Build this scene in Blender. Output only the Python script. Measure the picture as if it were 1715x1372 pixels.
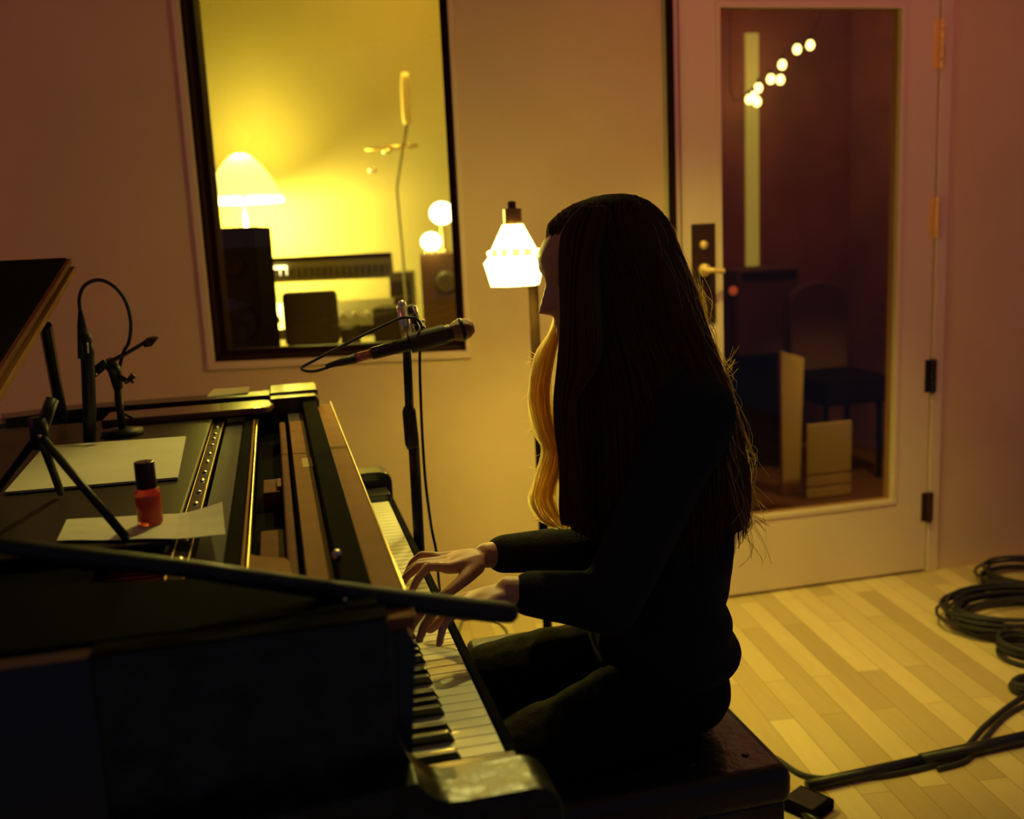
import bpy, math, random
import numpy as np
from mathutils import Vector, Matrix, Euler, Quaternion, noise
random.seed(7)
PI = math.pi
for o in list(bpy.data.objects): bpy.data.objects.remove(o)
scene = bpy.context.scene
COL = scene.collection

# ------------------------------------------------------------------ camera
F = 1667.0; CX, CY = 857.5, 686.0
vy = Vector((450-CX, -(410-CY), -F)).normalized()
_b = (F*F + (450-CX)*443.0)/276.0
vz = -Vector((443.0, -_b, -F)).normalized()
vz = (vz - vy*vz.dot(vy)).normalized()
vx = vy.cross(vz)
ROT = Matrix((vx, vy, vz))                 # camera -> world
EYE = Vector((0, 0, 1.36))
cam_d = bpy.data.cameras.new('camera'); cam = bpy.data.objects.new('camera', cam_d)
COL.objects.link(cam); scene.camera = cam
cam.matrix_world = Matrix.Translation(EYE) @ ROT.to_4x4()
cam_d.sensor_width = 36; cam_d.sensor_fit = 'HORIZONTAL'; cam_d.lens = F/1715*36
cam_d.clip_start = .02; cam_d.clip_end = 60
cam_d.dof.use_dof = True; cam_d.dof.focus_distance = 1.75; cam_d.dof.aperture_fstop = 2.8

def P(px, py, X=None, Y=None, Z=None):
    r = ROT @ Vector((px-CX, -(py-CY), -F))
    if Z is not None: t = (Z-EYE.z)/r.z
    elif Y is not None: t = Y/r.y
    else: t = X/r.x
    return EYE + r*t

# ------------------------------------------------------------------ world, exposure, lights
w = bpy.data.worlds.new('World'); scene.world = w; w.use_nodes = True
w.node_tree.nodes['Background'].inputs[0].default_value = (.60, .56, .95, 1)
w.node_tree.nodes['Background'].inputs[1].default_value = .055
scene.view_settings.view_transform = 'Standard'; scene.view_settings.look = 'None'
scene.view_settings.exposure = 0.0; scene.view_settings.gamma = 1.0
scene.view_settings.use_curve_mapping = False

# wall with the control-room window: plane nrm.p = D, s runs along it
D = 3.4406; nrm = Vector((.227, .974, 0)).normalized(); uu = Vector((nrm.y, -nrm.x, 0))
WANG = math.atan2(uu.y, uu.x)
def W(s, off, z): return nrm*(D+off) + uu*s + Vector((0, 0, z))

def light(name, kind, loc, energy, color, size=.05, target=None, **k):
    l = bpy.data.lights.new(name, kind); l.energy = energy; l.color = color
    o = bpy.data.objects.new(name, l); COL.objects.link(o); o.location = loc
    if kind == 'AREA': l.size = size
    else: l.shadow_soft_size = size
    for a, b in k.items(): setattr(l, a, b)
    if target is not None:
        o.rotation_euler = (Vector(target)-Vector(loc)).to_track_quat('-Z', 'Y').to_euler()
    return o
LY = 2.66
LAMP = P(861, 430, Y=LY)
light('lamp_bulb_light', 'POINT', (LAMP.x, LAMP.y, P(862, 449, Y=LY).z), 17.5, (1, .86, .12), .024)
light('added_spot', 'SPOT', (.75, 3.12, 2.72), 92, (1, .84, .20), .035, (.14, 1.72, .85), spot_size=.68, spot_blend=.7)  # unseen spot, added to brighten the keys and papers
light('added_spot', 'SPOT', (1.12, 2.25, 2.76), 122, (1, .84, .12), .05, (1.5, 2.9, .0), spot_size=.95, spot_blend=.9)  # unseen spot, added to light the floor and lower door
light('added_spot', 'SPOT', (1.9, 1.2, 2.75), 60, (1, .24, .17), .12, (1.9, 3.4, 1.3), spot_size=1.9, spot_blend=1)  # unseen red spot, added to tint and lift the right wall
light('added_spot', 'SPOT', (-2.3, 1.3, 2.75), 40, (1, .17, .20), .12, (-.7, 3.9, 1.35), spot_size=1.9, spot_blend=1)  # unseen red spot, added to tint and lift the left wall
_r = ROT @ Vector((408-CX, -(338-CY), -F)); _p = EYE+_r*((D+1.95)/nrm.dot(_r))
light('control_room_lamp_light', 'POINT', _p-nrm*.03-Vector((0, 0, .065)), 300, (1, .90, .20), .11)
light('control_room_lamp_top_light', 'POINT', _p-nrm*.0+Vector((0, 0, .33)), 34, (1, .88, .12), .06)
light('control_room_fill_light', 'POINT', W(-.45, 1.6, 2.66), 42, (1, .66, .10), .1)  # unseen fill, added to raise the level of the control room
light('hall_fill_light', 'POINT', (2.3, 4.3, 2.4), 8.0, (1, .42, .34), .1)  # unseen fill, added so the hall is dimly visible

# ------------------------------------------------------------------ materials
def mat(name, col, rough=.5, metal=0, coat=0, spec=.5, noise_=None, bump=None, emit=None, estr=0, sheen=0, trans=0, ior=1.5):
    m = bpy.data.materials.new(name); m.use_nodes = True
    nt = m.node_tree; b = nt.nodes['Principled BSDF']
    b.inputs['Base Color'].default_value = (*col, 1); b.inputs['Roughness'].default_value = rough
    b.inputs['Metallic'].default_value = metal; b.inputs['Coat Weight'].default_value = coat
    b.inputs['Coat Roughness'].default_value = .05
    b.inputs['Specular IOR Level'].default_value = spec; b.inputs['IOR'].default_value = ior
    b.inputs['Transmission Weight'].default_value = trans
    if sheen: b.inputs['Sheen Weight'].default_value = sheen
    tc = nt.nodes.new('ShaderNodeTexCoord')
    if noise_:
        sc, amt = noise_
        n = nt.nodes.new('ShaderNodeTexNoise'); n.inputs['Scale'].default_value = sc; n.inputs['Detail'].default_value = 6
        r = nt.nodes.new('ShaderNodeValToRGB')
        r.color_ramp.elements[0].position = .3; r.color_ramp.elements[1].position = .7
        r.color_ramp.elements[0].color = (*[c*(1-amt) for c in col], 1)
        r.color_ramp.elements[1].color = (*[min(1, c*(1+amt)) for c in col], 1)
        nt.links.new(tc.outputs['Object'], n.inputs['Vector']); nt.links.new(n.outputs['Fac'], r.inputs[0])
        nt.links.new(r.outputs[0], b.inputs['Base Color'])
    if bump:
        sc, st = bump
        n = nt.nodes.new('ShaderNodeTexNoise'); n.inputs['Scale'].default_value = sc; n.inputs['Detail'].default_value = 4
        bp = nt.nodes.new('ShaderNodeBump'); bp.inputs['Strength'].default_value = st; bp.inputs['Distance'].default_value = .01
        nt.links.new(tc.outputs['Object'], n.inputs['Vector']); nt.links.new(n.outputs['Fac'], bp.inputs['Height'])
        nt.links.new(bp.outputs[0], b.inputs['Normal'])
    if emit:
        b.inputs['Emission Color'].default_value = (*emit, 1); b.inputs['Emission Strength'].default_value = estr
    return m
def glass_mat(name, tint=(1, 1, 1), refl=.06):
    m = bpy.data.materials.new(name); m.use_nodes = True; nt = m.node_tree
    for n in list(nt.nodes): nt.nodes.remove(n)
    out = nt.nodes.new('ShaderNodeOutputMaterial'); mx = nt.nodes.new('ShaderNodeMixShader')
    t = nt.nodes.new('ShaderNodeBsdfTransparent'); g = nt.nodes.new('ShaderNodeBsdfGlossy')
    t.inputs[0].default_value = (*tint, 1); g.inputs['Roughness'].default_value = .02
    mx.inputs[0].default_value = refl
    nt.links.new(t.outputs[0], mx.inputs[1]); nt.links.new(g.outputs[0], mx.inputs[2]); nt.links.new(mx.outputs[0], out.inputs[0])
    return m
def hair_mat(name, col, tr=.45):
    m = bpy.data.materials.new(name); m.use_nodes = True; nt = m.node_tree
    for n in list(nt.nodes): nt.nodes.remove(n)
    out = nt.nodes.new('ShaderNodeOutputMaterial'); mx = nt.nodes.new('ShaderNodeMixShader')
    a = nt.nodes.new('ShaderNodeBsdfPrincipled'); t = nt.nodes.new('ShaderNodeBsdfTranslucent')
    a.inputs['Base Color'].default_value = (*col, 1); a.inputs['Roughness'].default_value = .6; a.inputs['Specular IOR Level'].default_value = .15
    t.inputs[0].default_value = (*[min(1, c*1.5) for c in col], 1); mx.inputs[0].default_value = tr
    nt.links.new(a.outputs[0], mx.inputs[1]); nt.links.new(t.outputs[0], mx.inputs[2]); nt.links.new(mx.outputs[0], out.inputs[0])
    return m
def floor_mat():
    m = bpy.data.materials.new('oak_floor'); m.use_nodes = True; nt = m.node_tree; b = nt.nodes['Principled BSDF']
    tc = nt.nodes.new('ShaderNodeTexCoord'); mp = nt.nodes.new('ShaderNodeMapping')
    mp.inputs['Rotation'].default_value = (0, 0, FLOOR_ROT)
    br = nt.nodes.new('ShaderNodeTexBrick'); br.offset = .37; br.inputs['Scale'].default_value = 1
    br.inputs['Brick Width'].default_value = .62; br.inputs['Row Height'].default_value = .075
    br.inputs['Mortar Size'].default_value = .0008; br.inputs['Bias'].default_value = 0
    br.inputs['Color1'].default_value = (.90, .74, .36, 1); br.inputs['Color2'].default_value = (.60, .46, .21, 1)
    br.inputs['Mortar'].default_value = (.30, .17, .07, 1)
    n = nt.nodes.new('ShaderNodeTexNoise'); n.inputs['Scale'].default_value = 6; n.inputs['Detail'].default_value = 8
    mp2 = nt.nodes.new('ShaderNodeMapping'); mp2.inputs['Scale'].default_value = (1, 9, 1)
    mx = nt.nodes.new('ShaderNodeMix'); mx.data_type = 'RGBA'; mx.blend_type = 'MULTIPLY'; mx.inputs[0].default_value = .18
    nt.links.new(tc.outputs['Object'], mp.inputs[0]); nt.links.new(mp.outputs[0], br.inputs[0])
    nt.links.new(mp.outputs[0], mp2.inputs[0]); nt.links.new(mp2.outputs[0], n.inputs[0])
    nt.links.new(br.outputs[0], mx.inputs[6]); nt.links.new(n.outputs[0], mx.inputs[7])
    nt.links.new(mx.outputs[2], b.inputs['Base Color']); b.inputs['Roughness'].default_value = .38
    return m
FLOOR_ROT = math.radians(-84)
M = dict(
 wall=mat('painted_wall', (.68, .53, .31), .85, noise_=(3, .05), bump=(160, .15)),
 doorp=mat('door_paint', (.74, .62, .42), .5, bump=(90, .05)),
 trim=mat('window_casing_paint', (.72, .58, .38), .55),
 reveal=mat('dark_window_frame', (.022, .007, .005), .8, spec=.05),
 ceil=mat('ceiling_paint', (.5, .42, .32), .9),
 floor=floor_mat(),
 lacquer=mat('piano_black_lacquer', (.028, .028, .030), .22, coat=.15, spec=.4, noise_=(5, .1)),
 brown=mat('brown_wood_and_reflection', (.30, .125, .045), .7, spec=.12, noise_=(14, .12), bump=(60, .04)),  # brown also stands in for wall reflections on the black strips
 redwood=mat('red_brown_wood', (.16, .05, .03), .7, spec=.1, noise_=(20, .2)),
 felt=mat('grey_felt', (.075, .062, .042), .95, noise_=(120, .25), sheen=.3),
 redfelt=mat('red_felt', (.40, .03, .02), .95, noise_=(80, .2)),
 brass=mat('brass', (.75, .55, .22), .28, 1),
 copper=mat('copper_string', (.45, .05, .03), .5, .5),
 iron=mat('dark_iron_plate', (.035, .022, .014), .5, .4),
 ivory=mat('white_key', (.82, .78, .62), .3, coat=.3, noise_=(30, .04)),
 ebony=mat('black_key', (.008, .008, .009), .3, coat=.3),
 paper=mat('paper', (.80, .74, .58), .8, noise_=(9, .05)),
 chrome=mat('chrome', (.9, .85, .72), .32, 1),
 blackm=mat('black_metal', (.018, .018, .020), .4, .2),
 rubber=mat('black_rubber', (.022, .022, .024), .6),
 mesh=mat('mic_grille', (.30, .20, .15), .45, .8, bump=(900, .8)),
 goldr=mat('rose_metal_connector', (.50, .20, .13), .4, .5),
 hinge=mat('worn_brass_hinge', (.95, .72, .28), .5, .7, bump=(140, .5)),
 plate=mat('dark_bronze', (.07, .035, .025), .45, .6),
 perfume=mat('pink_glass', (.95, .22, .14), .05, trans=.75, ior=1.4),
 cap=mat('bottle_cap', (.035, .014, .012), .25, coat=.6),
 sweater=mat('black_knit', (.026, .026, .030), .95, spec=.1, bump=(260, .4)),
 denim=mat('dark_denim', (.018, .015, .010), .95, spec=.08, noise_=(160, .3), bump=(300, .3)),
 skin=mat('skin', (.62, .30, .20), .5, bump=(220, .06)),
 nail=mat('nail', (.70, .42, .32), .25),
 eye=mat('eye', (.16, .08, .06), .3),
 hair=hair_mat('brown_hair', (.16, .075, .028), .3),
 lock=hair_mat('backlit_hair', (.78, .57, .27), .85),  # same hair as brown; pale colour paints in the lamp light behind it
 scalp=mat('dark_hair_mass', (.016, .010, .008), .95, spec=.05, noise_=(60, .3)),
 leather=mat('black_leather', (.028, .027, .028), .35, bump=(50, .25)),
 shade=mat('lit_lamp_glass', (.9, .8, .6), .4, emit=(1, .82, .13), estr=27),
 shadeg=mat('green_lamp_glass', (.6, .7, .2), .4, emit=(.75, .85, .16), estr=1.1),
 lampcap=mat('bronze_lamp_cap', (.10, .040, .018), .5, .5),
 pole=mat('dark_stained_pole', (.006, .0025, .0012), .9, spec=.03, noise_=(25, .2)),
 glass=glass_mat('window_glass', (1, .97, .85), .05),
 glassd=glass_mat('door_glass', (.85, .75, .66), .06),
 cwall=mat('control_room_wall', (.21, .18, .085), .9, noise_=(2, .06)),
 shade2=mat('pleated_lit_shade', (.9, .85, .6), .5, emit=(1, .92, .30), estr=1.3),
 shade2b=mat('lit_shade_rim', (.9, .85, .6), .5, emit=(1, .95, .50), estr=4),
 bulbw=mat('frosted_globe', (.9, .9, .8), .4, emit=(1, .93, .55), estr=6),
 bulbs=mat('string_bulb', (.9, .9, .6), .4, emit=(.95, .95, .32), estr=7),
 slot=mat('glowing_strip', (.5, .5, .2), .6, emit=(.40, .36, .06), estr=.75),
 speaker=mat('black_speaker', (.006, .003, .0025), .9, spec=.02, bump=(80, .1)),
 grey=mat('charcoal_fabric', (.035, .022, .010), .9),
 desk=mat('console_metal', (.09, .07, .03), .5, noise_=(40, .3)),
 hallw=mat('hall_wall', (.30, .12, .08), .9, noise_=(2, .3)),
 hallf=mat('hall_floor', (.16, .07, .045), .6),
 pale=mat('pale_painted_board', (.80, .66, .30), .8),
 tread=mat('leather_brown', (.16, .08, .05), .7),
 flat=mat('flat_black', (.004, .0035, .0035), .9, spec=.03),
 lacquer_refl=mat('mottled_reflection_lacquer', (.020, .022, .014), .3, spec=.4, noise_=(28, .9), bump=(22, .5)),  # mottled green-black tones paint a marbled reflection into the lacquer
 label=mat('paper_label', (.62, .46, .20), .8),
)

# ------------------------------------------------------------------ mesh helpers
class MB:
    def __init__(s): s.v = []; s.f = []
    def add(s, vs, fs):
        n = len(s.v); s.v += [Vector(v) for v in vs]; s.f += [tuple(i+n for i in f) for f in fs]; return s
    def box(s, a, b, R=None, c=None):
        (x0, y0, z0), (x1, y1, z1) = a, b
        vs = [Vector(v) for v in ((x0,y0,z0),(x1,y0,z0),(x1,y1,z0),(x0,y1,z0),(x0,y0,z1),(x1,y0,z1),(x1,y1,z1),(x0,y1,z1))]
        if R is not None:
            c = Vector(c) if c is not None else sum(vs, Vector())/8
            vs = [R @ (v-c) + c for v in vs]
        return s.add(vs, [(0,3,2,1),(4,5,6,7),(0,1,5,4),(1,2,6,5),(2,3,7,6),(3,0,4,7)])
    def tube(s, pts, r, n=10, cap=True):
        pts = [Vector(p) for p in pts]; k = len(pts)
        rs = r if isinstance(r, (list, tuple)) else [r]*k
        vs = []; up = None
        for i, p in enumerate(pts):
            t = (pts[min(i+1, k-1)]-pts[max(i-1, 0)])
            if t.length < 1e-9: t = Vector((0, 0, 1))
            t.normalize()
            if up is None:
                up = Vector((0, 0, 1)) if abs(t.z) < .9 else Vector((1, 0, 0))
            a = (up - t*up.dot(t))
            if a.length < 1e-6: a = t.orthogonal()
            a.normalize(); up = a; b = t.cross(a)
            for j in range(n):
                th = 2*PI*j/n; vs.append(p + (a*math.cos(th)+b*math.sin(th))*rs[i])
        fs = [(i*n+j, i*n+(j+1) % n, (i+1)*n+(j+1) % n, (i+1)*n+j) for i in range(k-1) for j in range(n)]
        if cap: fs += [tuple(range(n-1, -1, -1)), tuple((k-1)*n+j for j in range(n))]
        return s.add(vs, fs)
    def lathe(s, prof, c, n=24, axis=None, ph=0, smooth=True):
        c = Vector(c); q = Quaternion() if axis is None else Vector((0, 0, 1)).rotation_difference(Vector(axis).normalized())
        vs = []
        for r, z in prof:
            for j in range(n):
                th = 2*PI*j/n+ph; vs.append(c + q @ Vector((r*math.cos(th), r*math.sin(th), z)))
        k = len(prof)
        fs = [(i*n+j, i*n+(j+1) % n, (i+1)*n+(j+1) % n, (i+1)*n+j) for i in range(k-1) for j in range(n)]
        fs += [tuple(range(n-1, -1, -1)), tuple((k-1)*n+j for j in range(n))]
        return s.add(vs, fs)
    def prism(s, poly, axis, lo, hi):        # poly in the two other axes, in order
        def mk(a, b, t):
            return {'X': (t, a, b), 'Y': (a, t, b), 'Z': (a, b, t)}[axis]
        n = len(poly)
        vs = [mk(a, b, lo) for a, b in poly]+[mk(a, b, hi) for a, b in poly]
        fs = [tuple(range(n)), tuple(range(2*n-1, n-1, -1))]+[(i, i+n, (i+1) % n+n, (i+1) % n) for i in range(n)]
        return s.add(vs, fs)
    def sphere(s, c, r, n=16, m=10, sc=(1, 1, 1), R=None):
        c = Vector(c); vs = []
        for i in range(m+1):
            ph = PI*i/m
            for j in range(n):
                th = 2*PI*j/n
                v = Vector((math.sin(ph)*math.cos(th)*sc[0], math.sin(ph)*math.sin(th)*sc[1], math.cos(ph)*sc[2]))*r
                if R is not None: v = R @ v
                vs.append(c+v)
        return s.add(vs, [(i*n+j, (i+1)*n+j, (i+1)*n+(j+1) % n, i*n+(j+1) % n) for i in range(m) for j in range(n)])
    def ribbon(s, pts, w, rn):
        pts = [Vector(p) for p in pts]; vs = []; a = Vector((rn.uniform(-1, 1), rn.uniform(-.5, .5), rn.uniform(-.3, .3)))
        for i, p in enumerate(pts):
            t = (pts[min(i+1, len(pts)-1)]-pts[max(i-1, 0)]).normalized(); b = (a-t*a.dot(t)).normalized()*w*(.3 if i in (0, len(pts)-1) else 1)
            vs += [p-b, p+b]
        return s.add(vs, [(2*i, 2*i+1, 2*i+3, 2*i+2) for i in range(len(pts)-1)])
    def capsule(s, p0, r0, p1, r1, n=14):
        p0 = Vector(p0); p1 = Vector(p1); t = (p1-p0); L = t.length; t.normalize(); pts = []; rs = []
        for a in (0.06, .3, .6, .85): pts.append(p0 - t*r0*math.cos(a*PI/2)); rs.append(r0*math.sin(a*PI/2))
        pts += [p0, p1]; rs += [r0, r1]
        for a in (.85, .6, .3, .06): pts.append(p1 + t*r1*math.cos(a*PI/2)); rs.append(r1*math.sin(a*PI/2))
        return s.tube(pts, rs, n)
    def xf(s, Mx):
        s.v = [Mx @ v for v in s.v]; return s

WM = {}
def world_of(o): return WM.get(o.name, Matrix())
def obj(name, mb, m, parent=None, smooth=False, bevel=0, mods=None):
    cen = sum(mb.v, Vector())/len(mb.v)
    if parent is None: cen.z = min(v.z for v in mb.v)
    base = world_of(parent) if parent else Matrix()
    inv = base.inverted(); loc = inv @ cen
    rot = inv.to_3x3()
    me = bpy.data.meshes.new(name); me.from_pydata([rot @ (v-cen) for v in mb.v], [], mb.f); me.validate(); me.update()
    me.materials.append(M[m] if isinstance(m, str) else m)
    o = bpy.data.objects.new(name, me); COL.objects.link(o)
    o.location = loc
    if parent: o.parent = parent
    WM[o.name] = base @ Matrix.Translation(loc)
    if smooth:
        for p in me.polygons: p.use_smooth = True
    if bevel:
        b = o.modifiers.new('bevel', 'BEVEL'); b.width = bevel; b.segments = 3; b.limit_method = 'ANGLE'; b.angle_limit = math.radians(40)
        for p in me.polygons: p.use_smooth = True
        wn = o.modifiers.new('wn', 'WEIGHTED_NORMAL'); wn.keep_sharp = True
    return o
def bake(mb, voxel, smooth_it=6, disp=None):     # union of overlapping pieces as one continuous surface
    me = bpy.data.meshes.new('tmp'); me.from_pydata(mb.v, [], mb.f)
    o = bpy.data.objects.new('tmp', me); COL.objects.link(o)
    r = o.modifiers.new('r', 'REMESH'); r.mode = 'VOXEL'; r.voxel_size = voxel
    sm = o.modifiers.new('s', 'SMOOTH'); sm.factor = .5; sm.iterations = smooth_it
    dg = bpy.context.evaluated_depsgraph_get(); ev = o.evaluated_get(dg); m2 = ev.to_mesh()
    out = MB(); out.v = [v.co.copy() for v in m2.vertices]; out.f = [tuple(p.vertices) for p in m2.polygons]
    ev.to_mesh_clear(); bpy.data.objects.remove(o); bpy.data.meshes.remove(me)
    if disp: out.v = [disp(v) for v in out.v]
    return out
def tag(o, label, cat, group=None, kind=None):
    o['label'] = label
    if cat: o['category'] = cat
    if group: o['group'] = group
    if kind: o['kind'] = kind
    return o
def thing(name, loc, label, cat, group=None, rz=0):
    o = bpy.data.objects.new(name, None); COL.objects.link(o); o.location = loc; o.rotation_euler = (0, 0, rz)
    o.empty_display_size = .1
    WM[o.name] = Matrix.Translation(Vector(loc)) @ Matrix.Rotation(rz, 4, 'Z')
    return tag(o, label, cat, group)
def struct(name, mb, m, parent=None, bevel=0, smooth=False):
    o = obj(name, mb, m, parent, smooth, bevel)
    if parent is None: o['kind'] = 'structure'
    return o
def crom(pts, n=8):
    pts = [Vector(p) for p in pts]; q = [pts[0]*2-pts[1]]+pts+[pts[-1]*2-pts[-2]]; out = []
    for i in range(1, len(q)-2):
        a, b, c, d = q[i-1:i+3]
        for k in range(n):
            t = k/n
            out.append(.5*((2*b)+(c-a)*t+(2*a-5*b+4*c-d)*t*t+(3*b-3*c+d-a)*t**3))
    return out+[pts[-1]]

# ------------------------------------------------------------------ room
DW = 3.22                                  # plane of the door wall
fl = MB(); fl.box((-3, -.6, -.06), (3.4, 7.2, 0)); struct('floor', fl, 'floor')
c_ = MB(); c_.box((-3, -.6, 2.8), (3.4, 7.2, 2.88)); struct('ceiling', c_, 'ceil')
CORN = 1.343
sC = uu.dot(Vector((CORN, DW, 0)))
# window wall, with an opening
S0, S1, Z0, Z1 = -1.022, -.150, .968, 2.27
T = .17
def wslab(mb, s0, s1, o0, o1, z0, z1):
    vs = [W(s0,o0,z0),W(s1,o0,z0),W(s1,o1,z0),W(s0,o1,z0),W(s0,o0,z1),W(s1,o0,z1),W(s1,o1,z1),W(s0,o1,z1)]
    return mb.add(vs, [(0,3,2,1),(4,5,6,7),(0,1,5,4),(1,2,6,5),(2,3,7,6),(3,0,4,7)])
ww = MB()
wslab(ww, -3.0, S0, 0, T, 0, 2.8); wslab(ww, S1, sC+.02, 0, T, 0, 2.8)
wslab(ww, S0, S1, 0, T, 0, Z0); wslab(ww, S0, S1, 0, T, Z1, 2.8)
struct('wall_back', ww, 'wall')
# window_1: reveal lining, casing, pane
wi = MB(); k = .012
wslab(wi, S0, S0+k, .0, T+.02, Z0, Z1); wslab(wi, S1-k, S1, .0, T+.02, Z0, Z1)
wslab(wi, S0, S1, .0, T+.02, Z0, Z0+k); wslab(wi, S0, S1, 0, T+.02, Z1-k, Z1)
for s in (S0+.012, S1-.030): wslab(wi, s, s+.018, .05, .10, Z0, Z1)
wslab(wi, S0, S1, .05, .10, Z0+.012, Z0+.034)
win = struct('window_1', wi, 'reveal')
ca = MB(); q = .026
wslab(ca, S0-q, S0, -.014, .02, Z0-q, Z1+q); wslab(ca, S1, S1+q*.6, -.014, .02, Z0-q, Z1+q)
wslab(ca, S0-q, S1+q*.6, -.016, .02, Z0-q, Z0); wslab(ca, S0-q, S1+q*.6, -.014, .02, Z1, Z1+q)
struct('window_casing', ca, 'trim', win, bevel=.003)
pn = MB(); wslab(pn, S0+.028, S1-.028, .072, .078, Z0+.032, Z1-.01); struct('window_pane', pn, 'glass', win)
# door wall
DX0, DX1, DZ = 1.372, 2.352, 2.17
JX0, JX1 = 1.343, 2.385
dwm = MB()
dwm.box((JX1, DW, 0), (3.4, DW+.16, 2.8)); dwm.box((CORN-.0, DW, DZ+.03), (JX1, DW+.16, 2.8))
struct('wall_door_side', dwm, 'wall').name = 'wall_right_back'
jm = MB(); jm.box((JX0, DW-.012, 0), (DX0-.006, DW+.16, DZ+.03)); jm.box((DX1+.006, DW-.012, 0), (JX1+.02, DW+.16, DZ+.03)); jm.box((JX0, DW-.012, DZ+.006), (JX1+.02, DW+.16, DZ+.04))
struct('trim_1', jm, 'doorp', bevel=.003)
tr2 = MB(); tr2.box((JX0-.016, DW-.035, 0), (JX0-.002, DW-.003, 2.8)); struct('trim_2', tr2, 'reveal')
GX0, GX1, GZ0, GZ1 = 1.515, 2.205, .300, 2.068
dm = MB(); y0, y1 = DW-.006, DW+.05
dm.box((DX0, y0, .012), (GX0, y1, DZ)); dm.box((GX1, y0, .012), (DX1, y1, DZ)); dm.box((GX0, y0, .012), (GX1, y1, GZ0)); dm.box((GX0, y0, GZ1), (GX1, y1, DZ))
door = struct('door_1', dm, 'doorp')
b = MB(); g = .014
b.box((GX0-g, y0-.006, GZ0-g), (GX0+.004, y0+.004, GZ1+g)); b.box((GX1-.004, y0-.006, GZ0-g), (GX1+g, y0+.004, GZ1+g))
b.box((GX0, y0-.006, GZ0-g), (GX1, y0+.004, GZ0+.004)); b.box((GX0, y0-.006, GZ1-.004), (GX1, y0+.004, GZ1+g))
struct('glazing_bead', b, 'doorp', door, bevel=.002)
b = MB(); b.box((GX0+.001, DW+.018, GZ0+.001), (GX1-.001, DW+.024, GZ1-.001)); struct('door_pane', b, 'glassd', door)
b = MB(); b.box((1.405, y0-.006, 1.02), (1.492, y0+.001, 1.362)); struct('lock_plate', b, 'plate', door, bevel=.002)
b = MB(); b.lathe([(.0, 0), (.022, 0), (.022, .012), (.009, .014), (.009, .05), (.0, .05)], (1.448, y0-.006, 1.205), 18, (0, -1, 0))
b.tube(crom([(1.448, y0-.052, 1.205), (1.455, y0-.056, 1.205), (1.475, y0-.058, 1.202), (1.500, y0-.056, 1.200)], 4), [.009]*13, 10)
struct('door_lever', b, 'hinge', door, smooth=True)
b = MB(); b.lathe([(.0, 0), (.016, 0), (.015, .006), (.0, .008)], (1.448, y0-.006, 1.29), 18, (0, -1, 0)); struct('lock_cylinder', b, 'hinge', door, smooth=True)
for (z0, z1, mm) in ((1.86, 2.03, 'hinge'), (1.27, 1.42, 'hinge'), (.70, .83, 'blackm'), (.20, .32, 'plate')):
    b = MB()
    zz = z0
    n_ = 5; hh = (z1-z0)/n_
    for i in range(n_): b.lathe([(.0, 0), (.0085, .001), (.0085, hh-.002), (.0, hh-.001)], (DX1+.004, DW-.018, z0+i*hh), 12)
    b.box((DX1-.022, y0-.002, z0+.004), (DX1+.004, y0+.002, z1-.004)); b.box((DX1+.006, DW-.016, z0+.004), (DX1+.022, DW-.010, z1-.004))
    struct('door_hinge', b, mm, door, smooth=False)
# hall behind the door
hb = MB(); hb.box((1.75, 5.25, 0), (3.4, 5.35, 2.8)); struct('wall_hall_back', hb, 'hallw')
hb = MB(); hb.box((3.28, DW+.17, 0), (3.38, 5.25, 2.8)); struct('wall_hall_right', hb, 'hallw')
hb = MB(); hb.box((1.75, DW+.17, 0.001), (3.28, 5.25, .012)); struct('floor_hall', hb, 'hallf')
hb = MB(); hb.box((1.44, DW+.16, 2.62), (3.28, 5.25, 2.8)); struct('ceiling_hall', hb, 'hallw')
# narrow glowing strip on the hall back wall
a0 = P(1246, 55, Y=5.235); a1 = P(1273, 445, Y=5.235)
hw = MB(); hw.box((a0.x+.01, 5.235, a1.z), (a1.x-.005, 5.26, a0.z)); sl = struct('hall_strip', hw, 'slot')
# control room shell
def room_slab(name, m, *a):
    q = MB(); wslab(q, *a); return struct(name, q, m)
room_slab('wall_control_back', 'cwall', -3.4, .5, 2.35, 2.45, 0, 2.8)
room_slab('wall_control_left', 'cwall', -3.4, -3.3, T, 2.35, 0, 2.8)
room_slab('wall_control_right', 'cwall', .40, .50, T+.02, 2.35, 0, 2.8)
room_slab('floor_control', 'hallf', -3.3, .40, T, 2.35, .001, .01)
room_slab('ceiling_control', 'cwall', -3.3, .40, T+.0, 2.35, 2.72, 2.79)

# ------------------------------------------------------------------ things in the control room
def Wthing(name, s, off, z, label, cat, group=None, rz=0):
    return thing(name, W(s, off, z), label, cat, group, WANG+rz)
def Wobj(name, mb, m, root, s, off, z, **k):     # mb in local axes of the root
    mb.xf(world_of(root)); return obj(name, mb, m, root, **k)
def WS(px, py, off):                      # pixel -> (s, z) on a plane parallel to the wall
    r = ROT @ Vector((px-CX, -(py-CY), -F)); t = (D+off)/nrm.dot(r); p = EYE+r*t
    return uu.dot(p), p.z
def span(x0, y0_, x1, y1_, off):
    s0, z1_ = WS(x0, y0_, off); s1, z0_ = WS(x1, y1_, off); return s0, s1, z0_, z1_
def put(name, mb, m, root, **k): mb.xf(world_of(root)); return obj(name, mb, m, root, **k)

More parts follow.
